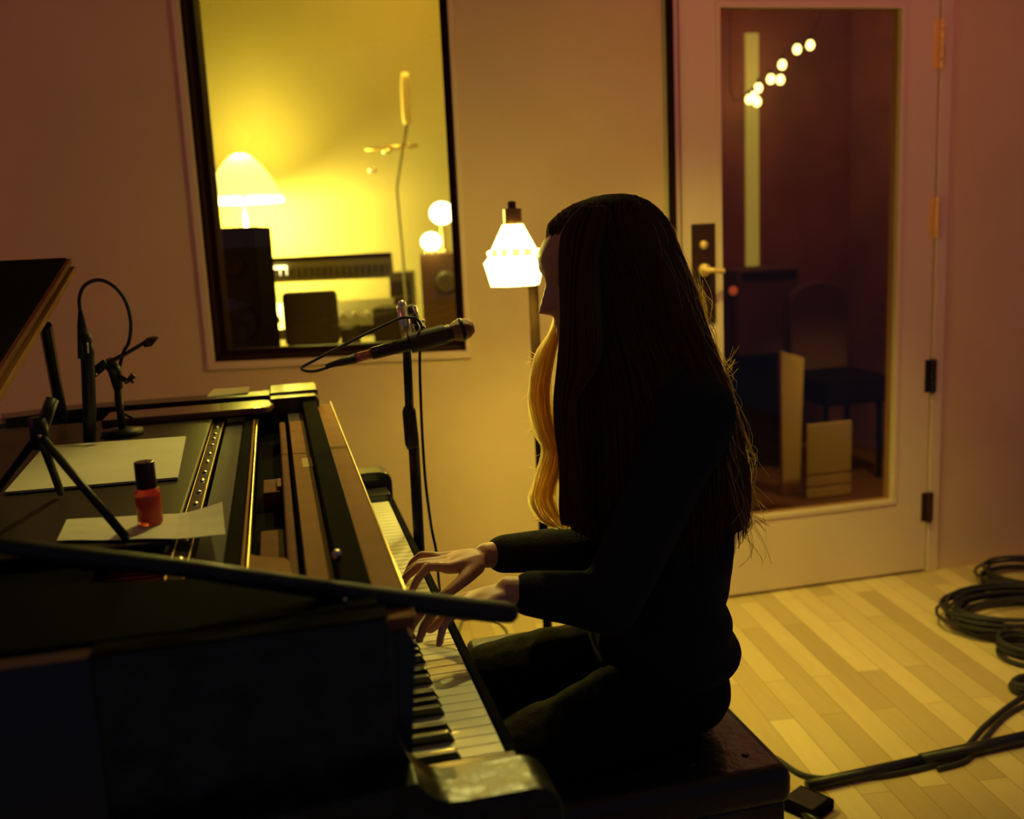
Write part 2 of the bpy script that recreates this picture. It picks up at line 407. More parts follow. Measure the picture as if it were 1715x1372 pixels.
# tall speaker on its stand
s0, s1, z0, z1 = span(346, 383, 444, 600, .55)
t = Wthing('speaker_cabinet', (s0+s1)/2, .70, 0, 'tall black speaker cabinet at left behind the control room window', 'speaker')
h = (s1-s0)/2
put('cabinet', MB().box((-h, -.15, z0), (h, .15, z1)), 'speaker', t, bevel=.008)
for zz, rr in ((z0+(z1-z0)*.28, .075), (z0+(z1-z0)*.72, .045)):
    put('driver', MB().lathe([(.0, .004), (rr*.3, .012), (rr*.9, .0), (rr, .008), (rr*1.05, 0), (0, 0)], (0, -.152, zz), 24, (0, -1, 0)), 'speaker', t, smooth=True)
put('stand_column', MB().box((-.05, -.05, .03), (.05, .05, z0)), 'speaker', t)
put('stand_base', MB().box((-.14, -.14, .0), (.14, .14, .03)), 'speaker', t, bevel=.005)
# dome lamp
off = 1.95
sa, za = WS(345, 343, off); sb, zb = WS(474, 343, off); st, ztop = WS(405, 258, off)
sc_ = (sa+sb)/2; R_ = (sb-sa)/2
t = Wthing('floor_lamp', sc_, off, 0, 'glowing pleated dome lamp standing behind the tall black speaker', 'lamp')
pr = []
for i in range(9):
    a = i/8; pr.append((R_*(.14+.86*(a**.9 if a < .85 else a)), (ztop-za-.03)*(1-a**1.35)))
mbl = MB(); n = 40; vs = []
for i, (r, z) in enumerate(pr):
    for j in range(n):
        rr = r*(1+.018*(j % 2)); th = 2*PI*j/n; vs.append((rr*math.cos(th), rr*math.sin(th), za+.03+z))
mbl.add(vs, [(i*n+j, i*n+(j+1) % n, (i+1)*n+(j+1) % n, (i+1)*n+j) for i in range(8) for j in range(n)])
put('lamp_shade', mbl, 'shade2', t)
put('shade_rim', MB().lathe([(R_*.98, .0), (R_*1.03, .0), (R_*1.03, .022), (R_*.98, .022)], (0, 0, za), 40), 'shade2b', t)
put('pole', MB().tube([(0, 0, .02), (0, 0, za+.12)], .012, 12), 'brass', t, smooth=True)
put('base', MB().lathe([(0, 0), (.13, 0), (.12, .02), (.02, .03), (0, .03)], (0, 0, 0), 24), 'brass', t, smooth=True)
# mixing console with meter bridge
off = 1.3
s0, s1, z0, z1 = span(444, 433, 662, 600, off)
t = Wthing('mixing_console', (s0+s1)/2, off, 0, 'pale mixing console with a long meter bridge seen through the control room window', 'mixing console')
h = (s1-s0)/2
put('meter_bridge', MB().box((-h, .10, z1-.02), (h, .14, z1)), 'reveal', t)
mbx = MB()
for i in range(18):
    x = -h+.03+(2*h-.06)*i/17; mbx.box((x-.012, .085, z1-.10), (x+.012, .11, z1-.055))
put('meter_row', mbx, 'desk', t)
put('bridge_panel', MB().box((-h, .11, z1-.12), (h, .16, z1-.02)), 'cwall', t)
put('control_surface', MB().prism([(-.18, z1-.32), (.14, z1-.22), (.14, z1-.27), (-.18, z1-.37)], 'X', -h-.10, h), 'desk', t)
for sx in (-h-.05, h-.05):
    put('leg', MB().box((sx, -.1, .01), (sx+.05, .12, z1-.3)), 'desk', t)
for i in range(9): put('knob', MB().lathe([(0, 0), (.010, 0), (.008, .02), (0, .02)], (-h+.05+i*.06, -.06, z1-.285), 10), 'chrome', t, smooth=True)
mk = MB().box((-h+.01, .095, z1-.085), (-h+.075, .108, z1-.04)); put('lit_meter', mk, 'shade2b', t)
# chair and boxes in front of it
def wbox(name, x0, y0_, x1, y1_, off, depth, m, label, cat, bev=.01, low=None):
    s0, s1, z0, z1 = span(x0, y0_, x1, y1_, off)
    return s0, s1, z0, z1
s0, s1, z0, z1 = span(472, 490, 570, 576, .80)
t = Wthing('office_chair', (s0+s1)/2, .80, 0, 'charcoal square-backed office chair in front of the mixing console', 'chair')
h = (s1-s0)/2
put('backrest', MB().box((-h, -.03, z0), (h, .03, z1)), 'grey', t, bevel=.02)
put('seat', MB().box((-h, .04, .45), (h, .28, .52)), 'grey', t, bevel=.02)
put('armrest', MB().box((h+.0, .02, .64), (h+.045, .30, z0+.06)), 'grey', t, bevel=.008)
put('back_post', MB().box((-.03, .0, .46), (.03, .03, z0+.05)), 'blackm', t)
put('column', MB().tube([(0, .16, .1), (0, .16, .46)], .025, 12), 'blackm', t)
mbx = MB()
for i in range(5):
    a = 2*PI*i/5; mbx.tube([(0, .16, .10), (.16*math.cos(a), .16+.16*math.sin(a), .035)], .016, 8)
put('star_base', mbx, 'blackm', t)
s0, s1, z0, z1 = span(628, 514, 684, 574, 1.0)
t = Wthing('stool', (s0+s1)/2, 1.0, 0, 'small dark upholstered stool behind the window, right of the office chair', 'stool')
h = (s1-s0)/2
put('seat', MB().box((-h, -.1, z0), (h, .1, z1)), 'grey', t, bevel=.01)
for sx in (-h+.02, h-.02):
    for sy in (-.08, .08): put('leg', MB().tube([(sx, sy, .01), (sx, sy, z0)], .012, 8), 'blackm', t)
s0, s1, z0, z1 = span(657, 455, 692, 512, 1.9)
t = Wthing('equipment_rack', (s0+s1)/2, 1.9, 0, 'narrow olive equipment rack beyond the end of the mixing console', 'rack')
h = (s1-s0)/2+.01
put('cabinet', MB().box((-h, -.1, .01), (h, .1, z1)), 'desk', t, bevel=.004)
mbx = MB()
for i in range(6): mbx.box((-h+.01, -.104, z1-.05-.09*i-.07), (h-.01, -.098, z1-.05-.09*i))
put('rack_panel', mbx, 'grey', t)
# dark column with two glowing globes
s0, s1, z0, z1 = span(706, 425, 775, 600, .75)
t = Wthing('speaker_cabinet', (s0+s1)/2, .75, 0, 'dark speaker tower under two glowing globes at right edge of the control room window', 'speaker')
h = (s1-s0)/2
put('cabinet', MB().box((-h, -.1, .02), (h, .12, z1)), mat('dark_walnut', (.10, .045, .02), .5), t, bevel=.004)
put('driver', MB().lathe([(0, .004), (.02, .010), (.045, 0), (.05, .006), (0, .0)], (.03, -.101, z1-.12), 20, (0, -1, 0)), 'desk', t, smooth=True)
TW = z1
for (px, py, r, offg, lab) in ((740, 357, .052, .75, 'glowing white globe lamp, upper of the two by the window edge'), (722, 405, .043, .70, 'glowing white globe lamp, lower of the two by the window edge')):
    s, z = WS(px, py, offg)
    t = Wthing('globe_lamp', s, offg, TW, lab, 'lamp', 'globe lamps on the speaker tower')
    put('globe', MB().sphere((0, 0, z-TW), r, 20, 12, (1, 1, .92)), 'bulbw', t, smooth=True)
    put('stem', MB().tube([(0, 0, .0), (0, 0, z-TW-r*.8)], .010, 10), 'brass', t)
    put('foot', MB().lathe([(0, 0), (.03, 0), (.022, .012), (0, .014)], (0, 0, 0), 16), 'brass', t, smooth=True)
    lo = light('globe_lamp_light', 'POINT', W(s, offg-.09, z), 1.0, (1, .90, .20), .03)
# mic on a boom hanging in the control room
t = Wthing('microphone_stand', *(WS(677, 300, 1.6)[0], 1.6, 0), 'slim brass microphone stand with crossbar standing inside the control room', 'microphone stand')
rs = WS(677, 300, 1.6)[0]
def lp(px, py, o=1.6): s, z = WS(px, py, o); return (s-rs, o-1.6, z)
put('head', MB().tube(crom([lp(682, 208), lp(679, 165), lp(678, 122)], 5), [.018, .022, .022, .022, .022, .022, .022, .022, .022, .02, .016], 12), 'pale', t, smooth=True)
put('stand_pole', MB().tube([(0, 0, .02), lp(664, 315), lp(672, 262), lp(682, 208)], .007, 10), 'cwall', t, smooth=True)
put('crossbar', MB().tube([lp(612, 250), lp(700, 244)], .008, 10), 'brass', t, smooth=True)
for a in ((648, 254), (624, 285), (684, 245)):
    put('clutch', MB().sphere(lp(*a), .017, 12, 8, (1.3, 1, .8)), 'chrome', t, smooth=True)
put('base', MB().lathe([(0, 0), (.13, 0), (.12, .02), (0, .025)], (0, 0, .01), 20), 'blackm', t, smooth=True)

# ------------------------------------------------------------------ things in the hall
t = thing('string_light', (2.9, 5.1, 0), 'string of round glowing bulbs hanging in the dark hall behind the door glass', 'string light')
bp = [(1255, 165), (1262, 160), (1268, 169), (1270, 146), (1291, 131), (1307, 132), (1310, 107), (1335, 81), (1357, 74)]
pts = [P(a, b_, Y=5.0) for a, b_ in bp]
put_ = lambda *a, **k: obj(*a, **k)
wire = [Vector((P(1225, 190, Y=5.0).x, 5.0, 2.62)), P(1225, 190, Y=5.0)+Vector((0, 0, .1))]+[p+Vector((0, 0, .04)) for p in pts]+[Vector((P(1400, 55, Y=5.0).x, 5.0, 2.62))]
obj('wire', MB().tube(crom(wire, 4), .003, 5), 'rubber', t)
for p in pts:
    bl = obj('bulb', MB().lathe([(0, -.030), (.012, -.027), (.021, -.012), (.021, .002), (.012, .018), (0, .022)], p, 14), 'bulbs', t, smooth=True)
    obj('socket', MB().tube([p+Vector((0, 0, .018)), p+Vector((0, 0, .042))], .009, 8), 'rubber', bl)
light('string_light_glow', 'POINT', P(1320, 105, Y=4.85), 1.3, (1, .8, .2), .2)
a = P(1236, 452, Y=4.9); b2 = P(1338, 590, Y=4.9)
t = thing('guitar_amplifier', ((a.x+b2.x)/2, 5.05, 0), 'dark brown boxy amplifier on a stand behind the door glass', 'amplifier')
obj('cabinet', MB().box((a.x, 4.9, b2.z), (b2.x, 5.15, a.z)), 'tread', t, bevel=.012)
obj('control_strip', MB().box((a.x+.02, 4.893, a.z-.06), (b2.x-.02, 4.90, a.z-.02)), 'blackm', t)
obj('stand', MB().box((a.x+.05, 4.95, .013), (b2.x-.05, 5.1, b2.z)), 'speaker', t)
q = P(1228, 487, Y=4.6)
t = thing('indicator_lamp', (q.x, 4.62, .012), 'small round orange indicator lamp on a thin post behind the door glass', 'indicator lamp')
obj('lens', MB().sphere(q, .022, 14, 8), mat('orange_lens', (.6, .12, .04), .4, emit=(.5, .09, .025), estr=.7), t, smooth=True)
obj('post', MB().tube([(q.x, 4.62, .012), (q.x, 4.62, q.z-.018)], .008, 8), 'blackm', t)
a = P(1352, 475, Y=4.7); b2 = P(1412, 640, Y=4.7)
t = thing('armchair', ((a.x+b2.x)/2, 4.85, .012), 'dark round-backed armchair half hidden by the door frame in the hall', 'armchair')
cxh, czh, hw_ = (a.x+b2.x)/2+.04, a.z, .17
prof = [(cxh-hw_, .55)]+[(cxh-hw_*math.cos(i*PI/10), czh-.10+.10*math.sin(i*PI/10)) for i in range(11)]+[(cxh+hw_, .55)]
obj('backrest', MB().prism(prof, 'Y', 4.82, 4.9), 'tread', t, bevel=.015)
obj('seat', MB().box((cxh-.19, 4.45, .42), (cxh+.19, 4.84, .56)), 'speaker', t, bevel=.02)
for sx in (-.16, .16):
    for sy in (4.5, 4.8): obj('leg', MB().tube([(cxh+sx, sy, .012), (cxh+sx*.95, sy, .44)], .016, 8), 'speaker', t)
vs = [P(1308, 588, Y=4.4), P(1347, 600, Y=4.4), P(1336, 795, Y=4.4), P(1308, 780, Y=4.4)]
zf = .013
v3 = P(1312, 790, Y=4.4); 
lb = MB().add([vs[0], vs[1], Vector((vs[2].x, 4.38, zf)), Vector((vs[3].x, 4.38, zf))]+[v+Vector((0, .03, 0)) for v in (vs[0], vs[1], Vector((vs[2].x, 4.38, zf)), Vector((vs[3].x, 4.38, zf)))],
  [(0,1,2,3),(7,6,5,4),(0,4,5,1),(1,5,6,2),(2,6,7,3),(3,7,4,0)])
tag(obj('leaning_board', lb, 'pale', None, bevel=.003), 'tall narrow pale board standing upright behind the door glass', 'board')
a = P(1352, 712, Y=4.25)
t = thing('wooden_crate', (a.x+.12, 4.35, .012), 'low pale slatted crate on the hall floor beside the upright board', 'crate')
for z0, z1 in ((.02, .065), (.078, .125), (.137, max(.26, a.z+.0))):
    obj('slat', MB().box((a.x, 4.25, z0), (a.x+.24, 4.262, z1)), 'pale', t, bevel=.002)
for sx in (a.x+.004, a.x+.226): obj('corner_post', MB().box((sx-.004, 4.262, .012), (sx+.012, 4.29, .27)), 'tread', t)
obj('back_panel', MB().box((a.x, 4.44, .012), (a.x+.24, 4.452, .25)), 'tread', t)
light('hall_fill_spot', 'SPOT', (2.75, 3.75, 1.7), 36, (1, .72, .14), .04, (2.82, 4.45, .3), spot_size=.9, spot_blend=.8)  # unseen spot, added to brighten the board and crate

# ------------------------------------------------------------------ stained glass floor lamp in the studio
pp = P(893, 480, Y=LY+.115)
t = thing('floor_lamp', (pp.x, pp.y, 0), 'lit stained glass lantern lamp on a dark wooden pole behind the seated person', 'lamp')
sx, sy = LAMP.x, LAMP.y; K = LY/1667*1.02; zof = lambda py: P(862, py, Y=LY).z
def frust(mb, prof):
    vs = []; n = 6
    for r, z in prof:
        for j in range(n):
            th = 2*PI*j/n+.12; vs.append((sx+r*math.cos(th), sy+r*math.sin(th), z))
    k = len(prof)
    mb.add(vs, [(i*n+j, i*n+(j+1) % n, (i+1)*n+(j+1) % n, (i+1)*n+j) for i in range(k-1) for j in range(n)])
    return mb
obj('lamp_shade', frust(frust(MB(), [(18*K, zof(376)), (40*K, zof(417))]), [(45*K, zof(428)), (54*K, zof(439)), (43*K, zof(478))]), 'shade', t)
bnd = obj('shade_band', frust(MB(), [(40*K, zof(417)), (45*K, zof(428))]), 'shadeg', t)
for j in range(6):
    th = 2*PI*j/6+.12; r = 42.5*K
    obj('band_jewel', MB().sphere((sx+r*math.cos(th), sy+r*math.sin(th), zof(422.5)), .0085, 8, 6, (1, 1, .9)), 'shade', bnd)
    th += PI/6; r *= .875
    obj('band_jewel', MB().sphere((sx+r*math.cos(th), sy+r*math.sin(th), zof(422.5)), .0075, 8, 6, (1, 1, .7)), 'shade', bnd)
obj('lamp_cap', MB().lathe([(.0, zof(377)), (16*K, zof(377)), (16*K, zof(350)), (.0, zof(348))], (sx, sy, 0), 6, ph=.5), 'lampcap', t)
obj('finial', MB().lathe([(.0, zof(350)), (7*K, zof(349)), (7*K, zof(338)), (.0, zof(336))], (sx, sy, 0), 12), 'lampcap', t, smooth=False)
obj('pole', MB().tube([(pp.x, pp.y, .02), (pp.x, pp.y, zof(455))], .0145, 16), 'pole', t, smooth=True)
obj('arm', MB().tube(crom([(pp.x, pp.y, zof(458)), (pp.x-.005, pp.y, zof(410)), (sx+.01, sy+.01, zof(385)), (sx, sy, zof(376))], 5), .006, 8), 'lampcap', t, smooth=True)
obj('base', MB().lathe([(0, 0), (.13, 0), (.13, .012), (.05, .028), (.02, .04), (0, .04)], (pp.x, pp.y, 0), 28), 'lampcap', t, smooth=True)
obj('bulb', MB().sphere((sx, sy, zof(424)), .018, 14, 8), 'bulbw', t, smooth=True)

# ------------------------------------------------------------------ grand piano
pt = thing('grand_piano', (-.3, 1.7, 0), 'black grand piano with its lid half raised, played by the long-haired person', 'piano')
def arm_profile(xb):
    return ([(xb, .62), (xb, .98), (.080, .98), (.087, .972), (.087, .87)] +
            [(.087+.053*(1-math.cos(a*PI/2)), .79+.08*(1-math.sin(a*PI/2))) for a in (.15, .3, .45, .6, .75, .9)] +
            [(.150, .790), (.222, .790)] + [(.222+.028*math.sin(a*PI/2), .762+.028*math.cos(a*PI/2)) for a in (.25, .5, .75, 1)] +
            [(.250, .62)])
prf = arm_profile(-.20)
lowp_ = [(x, min(z, .80)) for x, z in prf if z < .81 or x < -.1 or z > .97]
lowp_ = [(-.20, .62), (-.20, .80)]+[(x, z) for x, z in prf if z < .83 and x > .08]
upp_ = [(x, z) for x, z in prf if z > .785 and x < .151]; upp_ = [(-.20, .785), (-.20, .98)]+[q for q in upp_ if q[0] > -.1]+[(.140, .786)]
obj('cheek', MB().prism(lowp_, 'Y', .925, .998).prism(upp_, 'Y', .968, .998), 'lacquer_refl', pt, bevel=.003)
obj('cheek', MB().prism([(x, z+(.015 if z > .9 else 0)) for x, z in arm_profile(-.03)], 'Y', 2.432, 2.50), 'lacquer', pt, bevel=.004)
obj('cheek_glare_strip', MB().box((-.20, .966, .9805), (.086, .999, .9825)), 'flat', pt)  # matte black strip, added to hide the glossy highlight on the cheek
# curved case
case = [(-.20, .968), (-1.35, .968), (-1.47, 1.02), (-1.50, 1.2), (-1.42, 1.42), (-1.18, 1.60), (-.98, 1.85), (-.86, 2.15), (-.78, 2.42), (-.66, 2.58), (-.5, 2.64), (-.03, 2.62)]
inner = [(-.20, .998), (-1.30, .998), (-1.40, 1.05), (-1.43, 1.2), (-1.36, 1.37), (-1.13, 1.54), (-.92, 1.81), (-.79, 2.12), (-.71, 2.37), (-.63, 2.50), (-.48, 2.56), (-.03, 2.54)]
rim = MB(); n = len(case)
for i in range(n-1):
    a, b_, c2, d2 = case[i], case[i+1], inner[i+1], inner[i]
    vs = [(*q, .62) for q in (a, b_, c2, d2)]+[(*q, .98+(.01 if i > 8 else 0)) for q in (a, b_, c2, d2)]
    rim.add(vs, [(0,1,2,3),(7,6,5,4),(0,4,5,1),(2,6,7,3),(1,5,6,2),(3,7,4,0)])
obj('rim', rim, 'lacquer', pt)
obj('far_rim_top', MB().box((-.03, 2.50, .80), (.088, 2.64, 1.0)), 'lacquer', pt, bevel=.004)
obj('soundboard_plate', MB().prism([(.0, 1.0)]+[(x, y) for x, y in inner[1:]]+[(.0, 2.5)], 'Z', .86, .875), 'iron', pt)
obj('keybed', MB().box((-.2, .998, .62), (.236, 2.432, .700)), 'lacquer', pt)
obj('key_slip', MB().box((.236, .998, .62), (.250, 2.432, .722)), 'flat', pt, bevel=.003)
obj('key_block', MB().box((.10, .998, .70), (.236, 1.078, .752)), 'lacquer', pt, bevel=.004)
obj('key_block', MB().box((.10, 2.355, .70), (.236, 2.432, .752)), 'lacquer', pt, bevel=.004)
fb = obj('fallboard', MB().prism([(.092, .735), (.100, .735), (.103, .80), (.1155, .935), (.108, .952), (.080, .952), (.079, .940)], 'Y', .999, 2.50), 'lacquer', pt)
obj('fallboard_hinge', MB().tube([(.1165, 1.0, .9665), (.1165, 2.50, .9665)], .0016, 8), 'brass', fb)
KY0, KP = 1.083, (2.350-1.083)/52
kb = obj('keyboard', MB().box((.098, 1.080, .700), (.226, 2.352, .712)), 'redfelt', pt)
wk = None
for i in range(52):
    y = KY0+i*KP
    if wk is None:
        mb = MB().box((.098, y+.0006, .7125), (.229, y+KP-.0006, .735))
        wk = obj('white_key', mb, 'ivory', kb, bevel=.0012); c0 = wk.location.copy(); o = wk
    else:
        o = wk.copy(); COL.objects.link(o); o.parent = kb; o.location = c0+Vector((0, i*KP, 0))
bk = None; yb0 = None
for i in range(51):
    if i % 7 in (0, 2, 3, 5, 6):
        y = KY0+(i+1)*KP
        if bk is None:
            yb0 = y; mb = MB().prism([(.098, .735), (.175, .735), (.168, .7475), (.098, .7475)], 'Y', y-.0057, y+.0057)
            bk = obj('black_key', mb, 'ebony', kb, bevel=.0015); c1 = bk.location.copy()
        else:
            o = bk.copy(); COL.objects.link(o); o.parent = kb; o.location = c1+Vector((0, y-yb0, 0))
# strips and rails lying along the keyboard behind the fallboard
def xs(px, py, z): return P(px, py, Z=z).x
NY, FY = 1.00, 2.46
def strip(name, z, th, xl, xr, m, y0_=NY, y1_=FY, bevel=.002, taper=0):
    return obj(name, MB().box((xl, y0_, z-th), (xr, y1_, z)), m, pt, bevel=bevel)
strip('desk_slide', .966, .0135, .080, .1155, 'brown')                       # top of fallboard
strip('fallboard_rail', .985, .05, .046, .079, 'flat')
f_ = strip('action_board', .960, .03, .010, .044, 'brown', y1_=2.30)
obj('paper_label', MB().box((.026, 1.80, .9601), (.044, 1.88, .9606)), 'label', f_)
strip('action_board_end', .957, .03, .010, .044, 'felt', 2.305, 2.46)
strip('felt_rail', .960, .03, -.012, .002, 'redwood', y1_=2.30, bevel=.004)
strip('brass_edge', .962, .012, -.0625, -.059, 'brass', bevel=.001)
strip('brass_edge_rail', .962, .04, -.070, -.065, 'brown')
strip('black_rail', .962, .05, -.090, -.071, 'flat')
strip('felt_strip', .952, .02, -.132, -.091, 'felt')
hg = strip('desk_hinge', .962, .01, -.158, -.136, 'lacquer')
obj('hinge_edge', MB().tube([(-.136, NY, .9635), (-.136, FY, .9635)], .0011, 6), 'brass', hg)
obj('hinge_edge', MB().tube([(-.158, NY, .9635), (-.158, FY, .9635)], .0009, 6), 'brass', hg)
for i in range(14):
    y = 1.32+i*.075+random.uniform(-.015, .015)
    obj('hinge_screw', MB().sphere((-.147, y, .963), .0042, 10, 6, (1, random.uniform(1.2, 2.6), .5)), 'chrome', hg, smooth=True)
obj('action_bed', MB().box((-.060, 1.0, .88), (.045, 2.46, .915)), 'flat', pt)
obj('action_bracket', MB().box((-.046, 1.70, .915), (-.016, 1.80, .945)), 'redwood', pt, bevel=.003)
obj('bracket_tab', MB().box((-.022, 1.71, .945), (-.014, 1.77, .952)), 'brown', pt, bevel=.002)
obj('action_bracket', MB().box((-.05, 1.36, .915), (-.014, 1.52, .93)), 'redwood', pt, bevel=.003)
mb = MB().prism([(-.062, 1.20), (-.006, 1.20), (-.008, 1.25)]+[(-.012-.05*math.sin(a*PI/2), 1.27+.05*(1-math.cos((1-a)*PI/2))*0+.045*a) for a in (0, .3, .6, 1)], 'Z', .95, .962)
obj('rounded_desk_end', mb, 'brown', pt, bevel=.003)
obj('adjusting_knob', MB().sphere((.048, 1.17, .99), .006, 12, 8), 'chrome', pt, smooth=True)
# flat music desk
obj('music_desk', MB().box((-.66, 1.372, .965), (-.160, 2.46, .972)), mat('dark_desk', (.020, .014, .012), .45), pt, bevel=.003)
shf = [(-.40, 2.36), (-.05, 2.36)]+[(-.05+.03*math.sin(a*PI), 2.42-.06*math.cos(a*PI)) for a in (.15, .3, .5, .7, .85)]+[(-.05, 2.48), (-.40, 2.48)]
obj('desk_shelf', MB().prism(shf, 'Z', .972, .988), mat('varnished_shelf', (.16, .07, .03), .25, coat=.5), pt, bevel=.004)
# strings with red felt near the spine
obj('dark_side_sheet', MB().prism([(-.66, .999), (.045, .999), (.045, 1.085), (-.01, 1.105), (-.125, 1.165), (-.66, 1.30)], 'Z', .88, .984), 'flat', pt, bevel=.003)  # flat black sheet, added to keep the near interior dark
obj('dark_bass_sheet', MB().box((-.66, 1.19, .90), (-.255, 1.36, .955)), 'flat', pt, bevel=.003)  # black panel, added so the strings stay dark on this side
mb = MB().prism([(-.250, 1.47), (-.250, 1.25), (-.165, 1.25), (-.165, 1.47)], 'Z', .885, .90); obj('string_felt', mb, 'redfelt', pt)
for i in range(12):
    y = 1.27+i*.0165
    obj('bass_string', MB().tube([(-.162, y, .930), (-.252, y+.008, .930)], .0024, 6), 'copper', pt, smooth=True)
# lid hinged on the spine, front flap folded back
LX = -.43
pA = P(120, 455, X=LX); pB = P(0, 655, X=LX)
dl = Vector((0, pA.y-pB.y, pA.z-pB.z)).normalized(); nl = Vector((0, -dl.z, dl.y))
print('LID', pA, pB)
hp = pB - dl*((pB.y-.93)/dl.y)
L_ = (pA-hp).length
def lidp(x, s, n_): return Vector((x, 0, 0)) + Vector((0, hp.y, hp.z)) + dl*s + nl*n_
mb = MB()
def lslab(mb, x0, x1, s0, s1, n0, n1):
    vs = [lidp(x0,s0,n0), lidp(x1,s0,n0), lidp(x1,s1,n0), lidp(x0,s1,n0), lidp(x0,s0,n1), lidp(x1,s0,n1), lidp(x1,s1,n1), lidp(x0,s1,n1)]
    return mb.add(vs, [(0,3,2,1),(4,5,6,7),(0,1,5,4),(1,2,6,5),(2,3,7,6),(3,0,4,7)])
lid = obj('lid', lslab(MB(), -1.45, LX, 0, L_, 0, .016), 'flat', pt, bevel=.003)
obj('lid_flap', lslab(MB(), -.85, LX-.004, .01, L_-.005, .018, .034), 'flat', lid, bevel=.003)
obj('lid_edge', lslab(MB(), LX, LX+.012, .005, L_-.01, .001, .0145), 'brown', lid, bevel=.002)
obj('flap_edge', lslab(MB(), LX-.004, LX+.006, .01, L_-.01, .020, .032), 'redwood', lid, bevel=.002)
pr0 = P(76, 545, Y=2.25); pr1 = P(104, 700, Y=2.42)
obj('lid_prop', MB().tube([pr0, pr1], .013, 8), 'lacquer', pt)
for (lx, ly) in ((.05, 1.05), (.05, 2.4), (-1.25, 1.2)):
    lg = obj('leg', MB().lathe([(.035, .06), (.032, .2), (.048, .5), (.055, .62)], (lx, ly, 0), 6), 'lacquer', pt)
    obj('caster', MB().lathe([(0, -.012), (.03, -.012), (.03, .012), (0, .012)], (lx, ly, .030), 16, (0, 1, 0)), 'brass', lg, smooth=True)
ly = obj('pedal_lyre', MB().box((-.06, 1.62, .10), (-.02, 1.66, .62)).box((-.06, 1.78, .10), (-.02, 1.82, .62)).box((-.09, 1.58, .06), (.0, 1.86, .11)), 'lacquer', pt, bevel=.004)
for y in (1.65, 1.72, 1.79): obj('pedal', MB().box((.0, y-.012, .07), (.10, y+.012, .08)), 'brass', ly, bevel=.003)

# ------------------------------------------------------------------ papers and bottle
def sheet(name, quad, z, label, cat, th=.0012, curl=None, n=14, m='paper'):
    a, b_, c2, d2 = [Vector((*q, z)) for q in quad]
    vs = []
    for k in (0, 1):
        for i in range(n+1):
            for j in range(n+1):
                u, v = i/n, j/n
                p = (a*(1-u)+b_*u)*(1-v)+(d2*(1-u)+c2*u)*v
                p.z += (curl(u, v) if curl else 0)+k*th
                vs.append(p)
    N = (n+1)**2; fs = []
    for i in range(n):
        for j in range(n):
            q = i*(n+1)+j; fs.append((q, q+1, q+n+2, q+n+1)); fs.append((q+N, q+N+n+1, q+N+n+2, q+N+1))
    for i in range(n):
        for (q0, q1) in ((i*(n+1), (i+1)*(n+1)), (i*(n+1)+n, (i+1)*(n+1)+n), (i, i+1), (n*(n+1)+i, n*(n+1)+i+1)):
            fs.append((q0, q1, q1+N, q0+N))
    o = obj(name, MB().add(vs, fs), m, None, smooth=False); tag(o, label, cat); return o
zp = .974
def g2(px, py, z=zp): p = P(px, py, Z=z); return (p.x, p.y)
sheet('sheet_music', (g2(8, 828), g2(298, 803), g2(312, 737), g2(75, 750)), zp, 'large pale music sheets lying flat on the piano behind the small bottle', 'paper', th=.004, curl=lambda u, v: .004*u*v)
sheet('sheet_music', (g2(95, 908), g2(378, 902), g2(374, 858), g2(112, 872)), zp, 'worn pale sheet with a lifted right corner under the small pink bottle', 'paper',
      curl=lambda u, v: .014*max(0, (u-.72)/.28)**1.5*(.25+.75*v)+.0008*math.sin(u*15)*math.sin(v*9+1)**2+.0008)
sheet('paper_note', (g2(346, 665, .99), g2(415, 660, .99), g2(419, 650, .99), g2(358, 652, .99)), .9895, 'small white paper note on the rounded shelf at the far end of the piano', 'note', curl=lambda u, v: .004*u*u)
bx, by = g2(253, 880)
t = thing('perfume_bottle', (bx, by, zp+.003), 'small pink glass bottle with a dark cap standing on the worn sheet', 'bottle')
zt = P(250, 772, Y=by).z; bz = zp+.003; H_ = zt-bz
rb = .0175
obj('glass_body', MB().lathe([(0, 0), (rb*.92, .0), (rb, .004), (rb, H_*.50), (rb*.9, H_*.56), (rb*.72, H_*.58), (0, H_*.58)], (bx, by, bz), 24), 'perfume', t, smooth=True)
obj('liquid', MB().lathe([(0, .004), (rb*.84, .005), (rb*.84, H_*.44), (0, H_*.44)], (bx, by, bz), 24), mat('pink_liquid', (.80, .12, .08), .3, ior=1.33), t, smooth=True)
obj('cap', MB().lathe([(0, H_*.57), (rb*.80, H_*.57), (rb*.80, H_*.985), (rb*.74, H_), (0, H_)], (bx, by, bz), 24), 'cap', t, smooth=False, bevel=.001)

# ------------------------------------------------------------------ microphones
# vocal microphone and its stand beyond the keyboard
YM = 2.05
mp0 = P(795, 548, Y=YM-.02); mp1 = P(596, 603, Y=YM-.02)
ax = (P(770, 556, Y=YM-.02)-mp1).normalized()
hd = P(774, 552, Y=YM-.02)
t = thing('vocal_microphone', hd, 'handheld vocal microphone clipped on the stand, pointing at the person', 'microphone')
sc = 1.12
L1 = (hd-mp1).length
obj('grille', MB().lathe([(0, .026), (.012, .0235), (.020, .014), (.0235, .0), (.0225, -.010), (.017, -.022), (.014, -.026), (0, -.026)], hd, 28, ax), 'mesh', t, smooth=True)
obj('grille_band', MB().lathe([(.0236, .003), (.0246, .002), (.0246, -.004), (.0236, -.005)], hd, 28, ax), 'blackm', t, smooth=True)
obj('handle', MB().lathe([(.0165, -.022), (.018, -.028), (.0165, -.06), (.0135, -.15), (.0125, -L1+.035), (.0105, -L1+.034), (0, -L1+.034)][::-1], hd, 24, ax), 'blackm', t, smooth=True)
